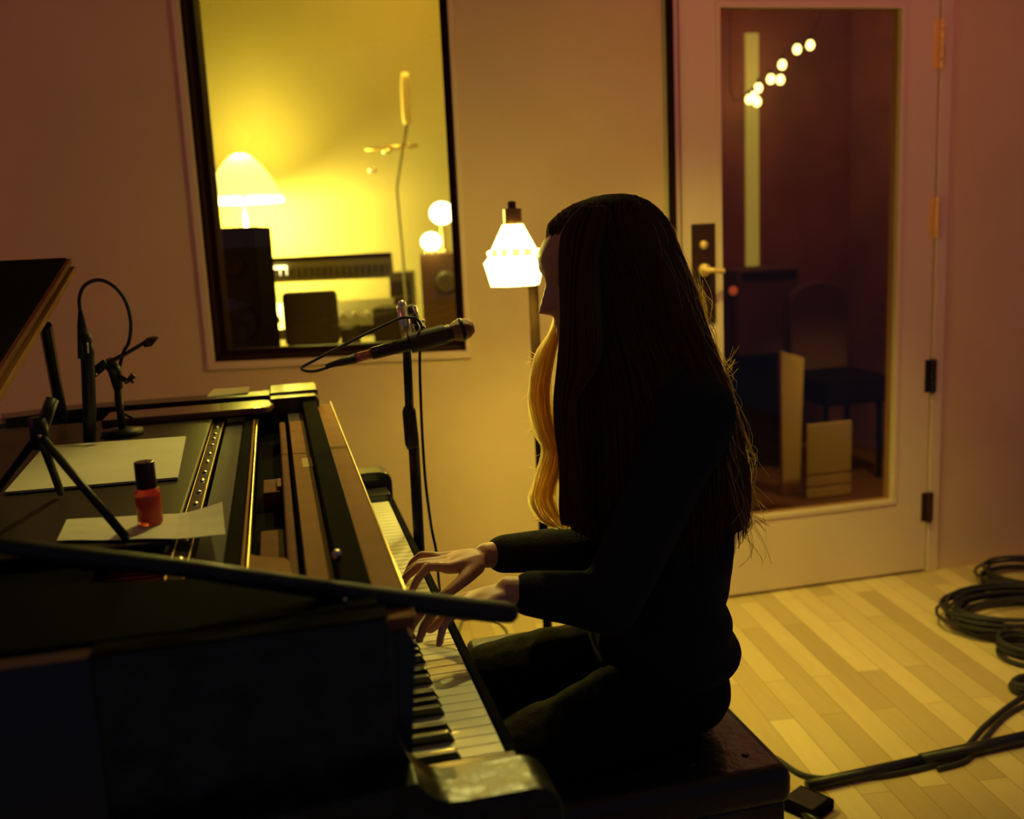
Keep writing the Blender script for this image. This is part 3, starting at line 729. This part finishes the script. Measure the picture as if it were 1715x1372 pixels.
obj('connector', MB().lathe([(.0, -L1-.0), (.0095, -L1), (.0100, -L1+.034), (0, -L1+.034)], hd, 20, ax), 'goldr', t, smooth=True)
tail = hd-ax*L1
cb = [tail, P(560, 612, Y=YM-.02), P(525, 622, Y=YM-.02), P(505, 617, Y=YM-.01), P(530, 602, Y=YM), P(600, 566, Y=YM), P(655, 540, Y=YM), P(677, 532, Y=YM-.02)]
obj('cable_boot', MB().tube([tail, tail-ax*.03, tail-ax*.062], [.0105, .008, .004], 14), 'rubber', t, smooth=True)
tag(obj('microphone_cable', MB().tube(crom(cb+[P(700, 536, Y=YM-.02), P(708, 560, Y=YM), P(703, 600, Y=YM+.02), P(706, 700, Y=YM+.02), P(712, 800, Y=YM+.01), P(722, 880, Y=YM), P(731, 926, Y=YM), P(735, 975, Y=YM+.02), P(742, 1040, Y=YM+.12)]+[Vector((.33, 2.25, .12)), Vector((.36, 2.36, .006)), P(770, 1052, Z=.006), P(812, 1036, Z=.006), P(845, 1052, Z=.006), P(850, 1085, Z=.006), P(830, 1120, Z=.006)], 7), .0030, 8), 'rubber', None, smooth=True),
    'thin black cable looping from the vocal microphone down its stand to the floor', 'cable')
fx, fy = P(703, 930, Y=2.12).x+.014, 2.12
t = thing('microphone_stand', (fx, fy, 0), 'straight black microphone stand holding the vocal microphone by the keyboard', 'microphone stand')
top = P(682, 520, Y=YM+.02)
lowp = P(703, 930, Y=2.12)
mid = P(687, 690, Y=2.095)
obj('lower_tube', MB().tube([(lowp.x, 2.12, .03), lowp, P(693, 745, Y=2.10)], .0120, 14), 'blackm', t, smooth=True)
obj('clutch', MB().tube([P(692, 750, Y=2.10), P(690, 742, Y=2.10), P(685, 688, Y=2.095), P(684, 680, Y=2.095)], [.013, .0155, .0145, .010], 16), 'rubber', t, smooth=True)
obj('upper_tube', MB().tube([P(686, 690, Y=2.095), P(681, 575, Y=2.09)], .0095, 14), 'blackm', t, smooth=True)
obj('chrome_rod', MB().tube([P(683, 576, Y=2.085), P(673, 512, Y=2.08), ], .0112, 16), 'chrome', t, smooth=True)
obj('rod_cap', MB().sphere(P(673, 510, Y=2.08), .0088, 12, 8), 'chrome', t, smooth=True)
b = MB()
b.tube([P(667, 524, Y=2.09), P(694, 517, Y=2.085)], .0105, 14)
obj('swivel', b, 'rubber', t, smooth=True)
obj('swivel_ear', MB().tube([P(694, 512, Y=2.07), P(700, 538, Y=2.07)], .0045, 8), 'chrome', t, smooth=True)
obj('thumb_screw', MB().tube([P(690, 528, Y=2.07), P(701, 552, Y=2.065), P(712, 548, Y=2.06)], [.006, .007, .004], 10), 'blackm', t, smooth=True)
for q in ((709, 538), (692, 546), (707, 551)): obj('screw_head', MB().sphere(P(*q, Y=2.058), .0042, 10, 6), 'chrome', t, smooth=True)
obj('clip', MB().lathe([(.016, -.03), (.0205, -.03), (.0205, .045), (.016, .045)], hd-ax*.082, 20, ax), 'rubber', t, smooth=False)
obj('clip_stem', MB().tube([P(700, 552, Y=2.07), hd-ax*.085+Vector((0, 0, .014))], .006, 8), 'rubber', t)
obj('base', MB().lathe([(0, 0), (.095, 0), (.10, .008), (.09, .02), (.02, .032), (0, .032)], (lowp.x, 2.16, .0), 32), 'blackm', t, smooth=True)

# pencil microphone inside the piano
YL = 2.18
t = thing('condenser_microphone', P(148, 700, Y=YL), 'slim black upright microphone over the piano strings with a looping cable', 'microphone')
obj('body', MB().tube([P(150, 745, Y=YL), P(150, 690, Y=YL), P(146, 585, Y=YL), P(142, 560, Y=YL)], [.012, .0135, .0135, .0125], 18), 'blackm', t, smooth=True)
obj('connector', MB().tube([P(142, 600, Y=YL), P(140, 568, Y=YL), P(137, 545, Y=YL), P(135, 520, Y=YL)], [.0135, .012, .009, .0045], 18), 'rubber', t, smooth=True)
obj('latch', MB().tube([P(145.5, 574, Y=YL-.014), P(148, 592, Y=YL-.014)], .0026, 8), 'chrome', t, smooth=True)
lc = [P(135, 525, Y=YL), P(133, 500, Y=YL), P(142, 478, Y=YL), P(165, 469, Y=YL), P(190, 479, Y=YL), P(210, 504, Y=YL+.02), P(219, 540, Y=YL+.04), P(216, 572, Y=YL+.05), P(207, 590, Y=YL+.06), P(200, 620, Y=YL+.1), P(196, 680, Y=YL+.12), P(230, 740, Y=YL+.2)]
lc[-1].z = .982; 
tag(obj('microphone_cable', MB().tube(crom(lc, 8), .0038, 8), 'rubber', None, smooth=True), 'black cable arching in a loop above the piano microphone', 'cable')
t = thing('microphone_stand', (P(196, 690, Y=2.28).x, 2.28, .972), 'small black clamp stand with a short arm beside the piano microphone', 'microphone stand')
YA = 2.22
obj('arm', MB().tube([P(158, 628, Y=YA), P(185, 606, Y=YA), P(215, 590, Y=YA), P(248, 570, Y=YA)], [.006, .005, .004, .004], 10), 'plate', t, smooth=True)
obj('arm_tip', MB().tube([P(240, 578, Y=YA), P(250, 573, Y=YA), P(264, 564, Y=YA)], [.006, .010, .004], 12), 'plate', t, smooth=True)
obj('clip', MB().tube([P(157, 622, Y=YA-.01), P(178, 607, Y=YA-.01)], [.008, .009], 10), 'blackm', t)
obj('clip_screw', MB().sphere(P(161, 627, Y=YA-.022), .003, 8, 6), 'chrome', t, smooth=True)
obj('clamp_body', MB().tube([P(180, 605, Y=YA), P(192, 620, Y=YA+.01), P(198, 650, Y=YA+.02)], [.012, .014, .010], 12), 'blackm', t, smooth=True)
obj('clamp_knob', MB().tube([P(200, 632, Y=YA), P(214, 638, Y=YA), P(224, 628, Y=YA)], [.007, .006, .007], 10), 'blackm', t, smooth=True)
for q in ((211, 641), (222, 640)): obj('screw_head', MB().sphere(P(*q, Y=YA-.012), .0035, 8, 6), 'plate', t, smooth=True)
pc = P(197, 650, Y=YA+.02)
obj('post', MB().tube([pc, (pc.x, pc.y, .985)], .008, 12), 'blackm', t, smooth=True)
obj('base', MB().lathe([(0, 0), (.045, 0), (.042, .012), (0, .016)], (pc.x, pc.y, .972), 24), 'blackm', t, smooth=True)

# tripod with crossed legs standing on the flat music desk
hub = P(66, 728, Y=1.52)
f1 = P(212, 908, Z=.974); f2 = P(-12, 838, Z=.974)
t = thing('tripod', (hub.x, hub.y, .974), 'small black tripod with thin splayed legs on the piano beside the sheets', 'tripod')
obj('hub', MB().tube([hub+Vector((0, 0, -.02)), hub+Vector((0, 0, .025))], .013, 12), 'blackm', t, smooth=True)
for f in (f1, f2, Vector((hub.x-.02, hub.y+.18, .974))):
    lg = obj('leg', MB().tube([hub, f+Vector((0, 0, .006))], .0062, 10), 'blackm', t, smooth=True)
obj('hub_screw', MB().sphere(hub+Vector((.003, -.014, .0)), .0028, 8, 6), 'chrome', t, smooth=True)
obj('column', MB().tube([hub, P(88, 668, Y=1.54)], .009, 12), 'blackm', t, smooth=True)

# boom arm crossing the foreground
YB = 1.04
ba, bb = P(60, 922, Y=YB), P(640, 1000, Y=YB)
t = thing('boom_arm', (-.62, 1.12-.25, 0), 'long black microphone boom crossing in front of the keyboard over the piano edge', 'boom arm')
bs = ba-(bb-ba)*.55
obj('boom_tube', MB().tube([bs, ba, P(330, 955, Y=YB), P(560, 990, Y=YB)], [.008, .009, .0100, .0110], 14), 'blackm', t, smooth=True)
obj('boom_head', MB().tube(crom([P(540, 985, Y=YB), P(600, 995, Y=YB), P(670, 1005, Y=YB), P(770, 1018, Y=YB), P(845, 1026, Y=YB), P(866, 1028, Y=YB)], 3), [.0095, .010, .0108, .0112, .0115, .0118, .012, .0122, .0124, .0125, .0125, .0125, .0122, .0115, .010, .006], 16), 'rubber', t, smooth=True)
obj('tail_screw', MB().sphere(P(578, 1005, Y=YB-.014), .003, 8, 6), 'chrome', t, smooth=True)
obj('stand_pole', MB().tube([(bs.x, bs.y-.12, .03), (bs.x, bs.y-.12, bs.z), bs], .011, 12), 'blackm', t, smooth=True)
obj('base', MB().lathe([(0, 0), (.14, 0), (.13, .02), (0, .03)], (bs.x, bs.y-.12, 0), 24), 'blackm', t, smooth=True)

# ------------------------------------------------------------------ bench
BZ = .47
c1 = P(1332, 1285, Z=BZ)
BX1, BY0 = c1.x, c1.y; BX0, BY1 = BX1-.42, BY0+.72
print('BENCH', BX0, BX1, BY0, BY1)
t = thing('piano_bench', ((BX0+BX1)/2, (BY0+BY1)/2, 0), 'black leather piano bench under the seated person', 'bench')
obj('seat_cushion', MB().box((BX0, BY0, BZ-.07), (BX1, BY1, BZ)), 'leather', t, bevel=.022)
obj('bench_frame', MB().box((BX0+.012, BY0+.012, BZ-.17), (BX1-.012, BY1-.012, BZ-.068)), 'lacquer', t, bevel=.004)
for x in (BX0+.04, BX1-.04):
    for y in (BY0+.04, BY1-.04): obj('leg', MB().box((x-.028, y-.028, 0), (x+.028, y+.028, BZ-.165)), 'lacquer', t, bevel=.004)
for ix in range(4):
    for iy in range(6):
        obj('tuft_button', MB().sphere((BX0+.06+ix*.1, BY0+.06+iy*.12, BZ+.0005), .007, 10, 6, (1, 1, .35)), 'leather', t, smooth=True)

# ------------------------------------------------------------------ person
Y0 = 1.60
def cap(mb, a, r0, b_, r1): return mb.capsule(a, r0, b_, r1)
nose = P(905, 525, Y=Y0)
HO = Vector((nose.x+.099, Y0, nose.z+.064)); PITCH = math.radians(12)
def head_mesh():
    tb = [(-.122, .055, .020, .014), (-.117, .072, .005, .030), (-.105, .084, -.012, .042), (-.090, .088, -.03, .051), (-.075, .086, -.045, .057), (-.058, .087, -.06, .062), (-.040, .088, -.075, .067),
          (-.02, .086, -.086, .071), (.0, .083, -.094, .074), (.015, .087, -.097, .076), (.03, .091, -.100, .077), (.05, .090, -.101, .077), (.07, .074, -.097, .073), (.088, .054, -.085, .063), (.102, .030, -.066, .048), (.112, .008, -.040, .027), (.116, .0, -.02, .008)]
    A = np.array(tb); N = 56; Zs = np.linspace(-.122, .116, 90); mb = MB(); vs = []
    g = lambda x, s: math.exp(-(x/s)**2)
    for h in Zs:
        f, bk_, w_ = (float(np.interp(h, A[:, 0], A[:, k])) for k in (1, 2, 3))
        for j in range(N):
            th = 2*PI*j/N; c, s = math.cos(th), math.sin(th)
            x = (f+bk_)/2+(f-bk_)/2*c; y = w_*math.copysign(abs(s)**.92, s)
            if c > 0:
                if -.05 < h < .02:
                    k = (.02-h)/.062 if h > -.042 else max(0, 1-(-.042-h)/.012)
                    x += .027*max(0, min(1, k))**1.1*g(y, .010+.005*max(0, min(1, k)))
                x += .006*g(h+.066, .006)*g(y, .018)+.006*g(h+.080, .006)*g(y, .017)-.004*g(h+.073, .003)*g(y, .02)
                x += .006*g(h+.105, .012)*g(y, .02)
                for sy in (-1, 1): x -= .011*g(h-.002, .012)*g(y-sy*.030, .014)
                x += .004*g(h-.022, .008)*g(abs(y)-.028, .016)
            vs.append((x, y, h))
    k = len(Zs); mb.add(vs, [(i*N+j, i*N+(j+1) % N, (i+1)*N+(j+1) % N, (i+1)*N+j) for i in range(k-1) for j in range(N)]+[tuple(range(N-1, -1, -1)), tuple((k-1)*N+j for j in range(N))])
    for sy in (-1, 1): mb.sphere((-.008, sy*.076, -.018), .03, 12, 8, (.55, .25, 1))
    for v in mb.v: v.x = -v.x
    mb.f = [f[::-1] for f in mb.f]
    mb.xf(Matrix.Translation(HO) @ Matrix.Rotation(-PITCH, 4, 'Y'))
    return mb
pelvis = Vector((.615, Y0, .565))
# arms
wrF = P(815, 930, Y=1.705); elF = P(1010, 915, Y=1.79); shF = Vector((.635, 1.765, 1.065))
wrN = P(852, 990, Y=1.435); elN = P(1020, 1010, Y=1.40); shN = Vector((.635, 1.435, 1.065))
print('ARMS', wrF, elF, wrN, elN)
def hand(mb, wr, tips_mid, spread, curl_up, thumb_side):
    # wrist -> knuckles -> fingertips; fingers fan out along Y
    d = (tips_mid-wr); dh = d.normalized(); side = Vector((0, 1, 0)); side = (side-dh*side.dot(dh)).normalized(); up = side.cross(dh)
    if up.z < 0: up = -up
    L = .185; kn = wr+dh*.088+up*.014
    nails = []
    mb.sphere(wr+dh*.05+up*.006, .04, 14, 10, (1.15, .95, .42), Matrix((dh, side, up)).transposed())
    for k, (o, fl, r) in enumerate(((-.030, .066, .0072), (-.010, .080, .0080), (.011, .086, .0084), (.031, .080, .0082))):
        oo = o*thumb_side
        b0 = wr+dh*.022+side*oo*.6+up*.004
        kk = kn+side*oo+dh*(-.006*abs(k-2))
        mb.capsule(b0, .0125, kk, .0105)
        fan = side*oo*spread[k]
        p1 = kk+dh*fl*.46+fan*.45+up*(.010+curl_up[k])
        p2 = p1+dh*fl*.30+fan*.3-up*(.008+curl_up[k]*.5)
        p3 = p2+dh*fl*.20+fan*.2-up*.016
        mb.capsule(kk, .0100, p1, r*1.05); mb.capsule(p1, r*1.05, p2, r*.95); mb.capsule(p2, r*.95, p3, r*.82)
        nails.append((p3, (p3-p2).normalized(), up, r))
    # thumb leaves the side of the palm near its base
    ts = thumb_side
    t0 = wr+dh*.03+side*.026*ts-up*.004; t1 = wr+dh*.065+side*.050*ts-up*.010; t2 = t1+dh*.034+side*.014*ts-up*.006; t3 = t2+dh*.026+side*.002*ts-up*.006
    mb.capsule(t0, .016, t1, .0125); mb.capsule(t1, .0122, t2, .0098); mb.capsule(t2, .0098, t3, .0082)
    nails.append((t3, (t3-t2).normalized(), up, .009))
    return nails
body = head_mesh()
body.capsule(HO+Vector((.020, 0, -.06)), .052, (.625, Y0, 1.10), .058)
body.capsule((.632, Y0-.10, 1.07), .062, (.632, Y0+.10, 1.07), .062)
body.sphere((.635, Y0, .98), 1, 24, 16, (.098, .150, .150)); body.sphere((.635, Y0, .80), 1, 24, 16, (.090, .128, .17)); body.sphere(pelvis, 1, 24, 16, (.105, .145, .09))
for sh_, el, wr in ((shF, elF, wrF), (shN, elN, wrN)):
    body.capsule(sh_, .046, el, .037); body.capsule(el, .037, wr, .0235)
nl_ = hand(body, wrF, P(668, 982, Z=.757), (.7, .3, .2, .7), (.004, .0, .004, .008), -1)
nl_ += hand(body, wrN, P(682, 1083, Z=.76), (.8, .4, .3, .8), (.006, .012, .014, .010), 1)
kneeF = P(800, 1112, Y=1.70); kneeN = P(850, 1215, Y=1.50)
kneeF = Vector((.335, 1.72, .540)); kneeN = Vector((.335, 1.49, .500))
for kn, hy in ((kneeF, 1.68), (kneeN, 1.52)):
    body.capsule((.600, hy, .555), .078, kn, .052); body.capsule(kn, .050, (kn.x+.03, kn.y, .10), .034)
    body.capsule((kn.x+.03, kn.y, .062), .034, (kn.x-.12, kn.y, .035), .030)
bm_ = bake(body, .0042, 3)
root = thing('person', (pelvis.x, Y0, 0), 'person with very long hair in a black top, seated and playing the piano', 'person')
obj('body', bm_, 'skin', root, smooth=True)
for (p, d_, up, r) in nl_:
    obj('fingernail', MB().sphere(p+up*r*.62+d_*r*.2, r, 10, 6, (.95, .62, .22), Matrix((d_, d_.cross(up).normalized(), up)).transposed()), 'nail', root, smooth=True)
for sy in (-.030, .030):
    e = Matrix.Translation(HO) @ Matrix.Rotation(-PITCH, 4, 'Y') @ Vector((-.0665, sy, .001))
    obj('eye', MB().sphere(e, .0118, 14, 10), 'eye', root, smooth=True)
# top
sw = MB()
sw.capsule((.632, Y0-.115, 1.065), .073, (.632, Y0+.115, 1.065), .073)
sw.sphere((.640, Y0, .98), 1, 28, 18, (.118, .172, .165)); sw.sphere((.640, Y0, .80), 1, 28, 18, (.112, .152, .20))
sw.sphere((.625, Y0, .655), 1, 28, 18, (.128, .160, .10)); sw.sphere((.636, Y0, .610), 1, 28, 14, (.133, .165, .055))
for sh_, el, wr in ((shF, elF, wrF), (shN, elN, wrN)):
    wv = (el-wr).normalized()
    sw.capsule(sh_, .062, el, .050); sw.capsule(el, .050, wr+wv*.035, .036)
def fold(v):
    n_ = noise.noise(Vector((v.x*9, v.y*9, v.z*16)))*.006+noise.noise(v*34)*.0022
    c = Vector((.64, Y0, v.z)); d_ = (v-c); d_.normalize(); return v+d_*n_
obj('black_top', bake(sw, .006, 5, fold), 'sweater', root, smooth=True)
jn = MB()
jn.sphere((.622, Y0, .55), 1, 28, 16, (.122, .165, .09))
for kn, hy in ((kneeF, 1.68), (kneeN, 1.52)):
    jn.capsule((.600, hy, .560), .090, kn+Vector((0, 0, .0)), .068); jn.capsule(kn, .066, (kn.x+.03, kn.y, .12), .052)
def fold2(v):
    n_ = noise.noise(Vector((v.x*22, v.y*8, v.z*8)))*.007+noise.noise(v*40)*.002
    return v+Vector((0, 0, n_))
obj('jeans', bake(jn, .006, 5, fold2), 'denim', root, smooth=True)
for kn in (kneeF, kneeN):
    s_ = MB(); s_.capsule((kn.x+.035, kn.y, .055), .044, (kn.x-.13, kn.y, .038), .036); s_ = bake(s_, .005, 3)
    s_.v = [Vector((v.x, v.y, max(v.z, .002))) for v in s_.v]
    obj('shoe', s_, 'leather', root, smooth=True)

# hair
rows = [(325, 1012, 1046, .015), (328, 995, 1062, .032), (338, 962, 1084, .055), (352, 936, 1102, .068), (372, 917, 1118, .078), (395, 914, 1128, .084), (430, 930, 1142, .090), (480, 934, 1162, .094),
        (540, 937, 1180, .105), (600, 939, 1203, .135), (660, 940, 1224, .160), (720, 937, 1241, .172), (780, 937, 1253, .176), (830, 940, 1257, .174), (872, 950, 1252, .165)]
lv = []
for py, xf_, xb_, b_ in rows:
    pf = P(xf_, py, Y=Y0); pb = P(xb_, py, Y=Y0); tF, tB = pf.x/Y0, pb.x/Y0
    a_ = (pb.x-pf.x)/2
    for _ in range(30):
        a2 = ((pb.x-pf.x) - (math.sqrt(a_*a_+b_*b_*tB*tB)-a_) - (math.sqrt(a_*a_+b_*b_*tF*tF)-a_))/2
        a_ = max(.012, .5*a_+.5*a2)
    cx_ = pb.x-math.sqrt(a_*a_+b_*b_*tB*tB)
    lv.append(((pf.z+pb.z)/2, cx_, a_, b_))
lv = np.array(lv)
def shell(z, th, sc=1.0):
    zz = -z
    cx_, a_, b_ = (float(np.interp(zz, -lv[:, 0], lv[:, k])) for k in (1, 2, 3))
    return Vector((cx_+a_*sc*math.cos(th), Y0+b_*sc*math.sin(th), z))
zt_, zb_ = lv[0, 0], lv[-1, 0]
hs = MB(); N = 48; K = 60; vs = []
for i in range(K+1):
    z = zt_+(zb_-zt_)*(i/K)**1.3
    for j in range(N):
        th = 2*PI*j/N; rip = 1+.012*math.sin(j*11+z*8)+.010*math.sin(j*5-z*14)
        vs.append(shell(z, th, .965*rip))
hs.add(vs, [(i*N+j, (i+1)*N+j, (i+1)*N+(j+1) % N, i*N+(j+1) % N) for i in range(K) for j in range(N)]+[tuple(range(N))])
hair = obj('hair', hs, 'scalp', root, smooth=True)
st = MB(); rnd = random.Random(3)
for k in range(1500):
    th = rnd.uniform(0, 2*PI)
    z0_ = zt_-.002-abs(rnd.gauss(0, .035)); zl = zb_+rnd.uniform(-.03, .06)
    if abs(math.cos(th)+1) < .25: zl = zb_+rnd.uniform(-.01, .1)
    sc = rnd.uniform(.975, 1.012); wob = rnd.uniform(0, 6); wa = rnd.uniform(.0, .016); pts = []; n = 16
    for i in range(n+1):
        u = i/n; z = z0_+(zl-z0_)*u
        p = shell(z, th+wa*4*math.sin(u*7+wob), sc)
        if z < zb_: p.z = z
        pts.append(p)
    st.tube(pts, [.0010]*(n)+[.0003], 3, False)
obj('hair_strands', st, 'hair', hair, smooth=True)
# flyaway hairs at the back and the ends
fy_ = MB()
for k in range(150):
    zc = rnd.uniform(zb_-.0, zt_-.06); th = rnd.uniform(-1.1, .7)
    p0 = shell(zc+.05, th, .99); p1 = shell(zc, th, 1.03+rnd.random()*.03); L = rnd.uniform(.02, .07)
    p2 = p1+Vector((rnd.uniform(.0, .030), rnd.uniform(-.02, .02), -L)); p3 = p2+Vector((rnd.uniform(-.018, .016), rnd.uniform(-.02, .02), -L*.6))
    fy_.tube(crom([p0, p1, p2, p3], 4), .00042, 3, False)
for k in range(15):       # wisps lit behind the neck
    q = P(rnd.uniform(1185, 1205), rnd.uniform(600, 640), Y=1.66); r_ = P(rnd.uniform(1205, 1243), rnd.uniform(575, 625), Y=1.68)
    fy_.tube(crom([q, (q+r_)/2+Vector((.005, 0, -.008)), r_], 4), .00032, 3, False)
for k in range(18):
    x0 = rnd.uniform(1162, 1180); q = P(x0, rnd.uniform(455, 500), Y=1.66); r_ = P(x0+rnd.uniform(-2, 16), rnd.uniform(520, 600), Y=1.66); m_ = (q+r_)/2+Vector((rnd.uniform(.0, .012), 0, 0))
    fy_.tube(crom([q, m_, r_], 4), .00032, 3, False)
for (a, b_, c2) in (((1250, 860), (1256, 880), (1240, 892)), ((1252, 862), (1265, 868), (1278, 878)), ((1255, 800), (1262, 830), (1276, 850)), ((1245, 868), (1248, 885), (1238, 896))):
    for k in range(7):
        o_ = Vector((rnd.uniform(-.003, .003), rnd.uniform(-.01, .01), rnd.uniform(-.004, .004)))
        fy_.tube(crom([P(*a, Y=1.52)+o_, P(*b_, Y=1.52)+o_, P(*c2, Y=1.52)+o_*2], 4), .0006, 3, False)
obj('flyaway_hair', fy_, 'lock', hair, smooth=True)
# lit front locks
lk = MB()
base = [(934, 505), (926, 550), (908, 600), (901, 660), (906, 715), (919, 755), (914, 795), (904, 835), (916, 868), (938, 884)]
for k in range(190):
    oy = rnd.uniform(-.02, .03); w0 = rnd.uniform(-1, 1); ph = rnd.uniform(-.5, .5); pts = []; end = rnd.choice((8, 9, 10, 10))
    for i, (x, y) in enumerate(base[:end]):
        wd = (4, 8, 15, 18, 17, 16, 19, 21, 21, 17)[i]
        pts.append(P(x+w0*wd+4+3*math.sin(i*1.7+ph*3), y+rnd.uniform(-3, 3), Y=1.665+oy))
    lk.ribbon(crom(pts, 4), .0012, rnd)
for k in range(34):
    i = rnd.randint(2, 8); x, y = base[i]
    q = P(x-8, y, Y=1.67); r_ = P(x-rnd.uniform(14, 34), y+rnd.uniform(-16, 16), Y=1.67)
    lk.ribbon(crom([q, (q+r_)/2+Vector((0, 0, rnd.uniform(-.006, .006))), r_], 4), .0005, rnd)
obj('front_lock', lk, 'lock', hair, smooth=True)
dk = MB()
for k in range(900):
    oy = rnd.uniform(-.03, .02); w0 = rnd.uniform(-1, 1); pts = []
    for i, (x, y) in enumerate([(985, 345), (964, 385), (955, 430), (953, 485), (954, 545), (953, 610), (950, 670), (949, 720), (953, 770), (955, 815), (958, 850), (962, 880)]):
        pts.append(P(x+(w0*19 if i > 5 else 16+w0*34 if i else 10+w0*20)+3*math.sin(i*1.3+w0*3), y, Y=1.515+oy*(.3 if i < 4 else .6)-(.012 if i > 3 else 0)))
    dk.ribbon(crom(pts, 3), .0016, rnd)
obj('side_lock', dk, 'hair', hair, smooth=True)

# ------------------------------------------------------------------ cables and gear on the floor
def coil(name, c, rx, ry, turns, r, label, h=.0, rot=0, jit=.02, group=None, seed=1):
    rn = random.Random(seed); pts = []
    N = turns*22
    for i in range(N+1):
        u = i/N; th = 2*PI*turns*u; tn = int(turns*u)
        rn2 = random.Random(seed*100+tn); ja, jb, jc = rn2.uniform(-1, 1), rn2.uniform(-1, 1), rn2.uniform(.82, 1.08)
        x = rx*jc*math.cos(th)+jit*ja; y = ry*jc*math.sin(th)+jit*jb
        zz = r+h*u+.004*(1+math.sin(th*1.3+tn))
        pts.append(Vector((c[0]+x*math.cos(rot)-y*math.sin(rot), c[1]+x*math.sin(rot)+y*math.cos(rot), zz)))
    # smooth
    for _ in range(3): pts = [pts[0]]+[(pts[i-1]+pts[i]*2+pts[i+1])/4 for i in range(1, len(pts)-1)]+[pts[-1]]
    return tag(obj(name, MB().tube(pts, r, 7), 'rubber', None, smooth=True), label, 'cable', 'cable coils piled on the floor')
ca_ = P(1722, 978, Z=0); cb_ = P(1708, 1045, Z=0)
coil('cable_coil', (ca_.x, ca_.y), .17, .15, 9, .0055, 'loose black cable coil by the wall, farthest of the coils on the floor', .05, seed=4)
coil('cable_coil', (cb_.x, cb_.y), .25, .17, 16, .0055, 'wide tangled black cable coil in the middle of the pile on the floor', .07, jit=.03, seed=9)
cc = P(1718, 1103, Z=0); coil('cable_coil', (cc.x, cc.y), .078, .085, 7, .0075, 'small tight black cable ring in front of the wide tangled coil', .05, jit=.004, seed=2)
cd = P(1722, 1150, Z=0); coil('cable_coil', (cd.x, cd.y-.03), .080, .05, 4, .009, 'thick black cable ring nearest the camera on the floor', .02, jit=.004, seed=5)
def fp(px, py, z=.008): return P(px, py, Z=z)
tag(obj('cable', MB().tube(crom([fp(1300, 1270), fp(1345, 1298), fp(1400, 1304), fp(1470, 1300), fp(1560, 1282), fp(1610, 1258), fp(1650, 1215), fp(1700, 1175), fp(1760, 1140)], 8), .0065, 8), 'rubber', None, smooth=True), 'black cable curving over the floor from the bench toward the coils', 'cable')
tag(obj('cable', MB().tube(crom([fp(1570, 1288), fp(1620, 1272), fp(1650, 1235), fp(1690, 1195), fp(1760, 1160)], 8), .006, 8), 'rubber', None, smooth=True), 'second black floor cable running close beside the one from the bench', 'cable')
ta, tb_ = P(1352, 1316, Z=.016), P(1760, 1226, Z=.016)
t = thing('folded_tripod_stand', (ta+tb_)/2-Vector((0, 0, .016)), 'thick black folded stand lying across the wooden floor behind the bench', 'stand')
obj('tube', MB().tube([ta, ta+(tb_-ta)*.5], .0135, 12), 'blackm', t, smooth=True)
obj('outer_tube', MB().tube([ta+(tb_-ta)*.45, tb_], .0165, 12), 'blackm', t, smooth=True)
ga = P(1352, 1330, Z=.03)
t = thing('foot_pedal', (ga.x, ga.y, 0), 'small flat black pedal on the floor by the corner of the bench', 'pedal')
mb = MB().box((ga.x-.05, ga.y-.06, .002), (ga.x+.035, ga.y+.03, .028), Matrix.Rotation(.5, 3, 'Z')); obj('pedal_body', mb, 'speaker', t, bevel=.004)
obj('foot_plate', MB().box((ga.x-.045, ga.y-.055, .028), (ga.x+.02, ga.y+.02, .034), Matrix.Rotation(.5, 3, 'Z')), 'blackm', t, bevel=.002)
fa, fb_ = fp(1322, 1342, .012), fp(1372, 1380, .012)
tag(obj('metal_bar', MB().tube([fa, fb_+(fb_-fa)*.5], .011, 10), 'blackm', None, smooth=True), 'short black metal bar on the floor at the bench corner, below the pedal', 'bar')
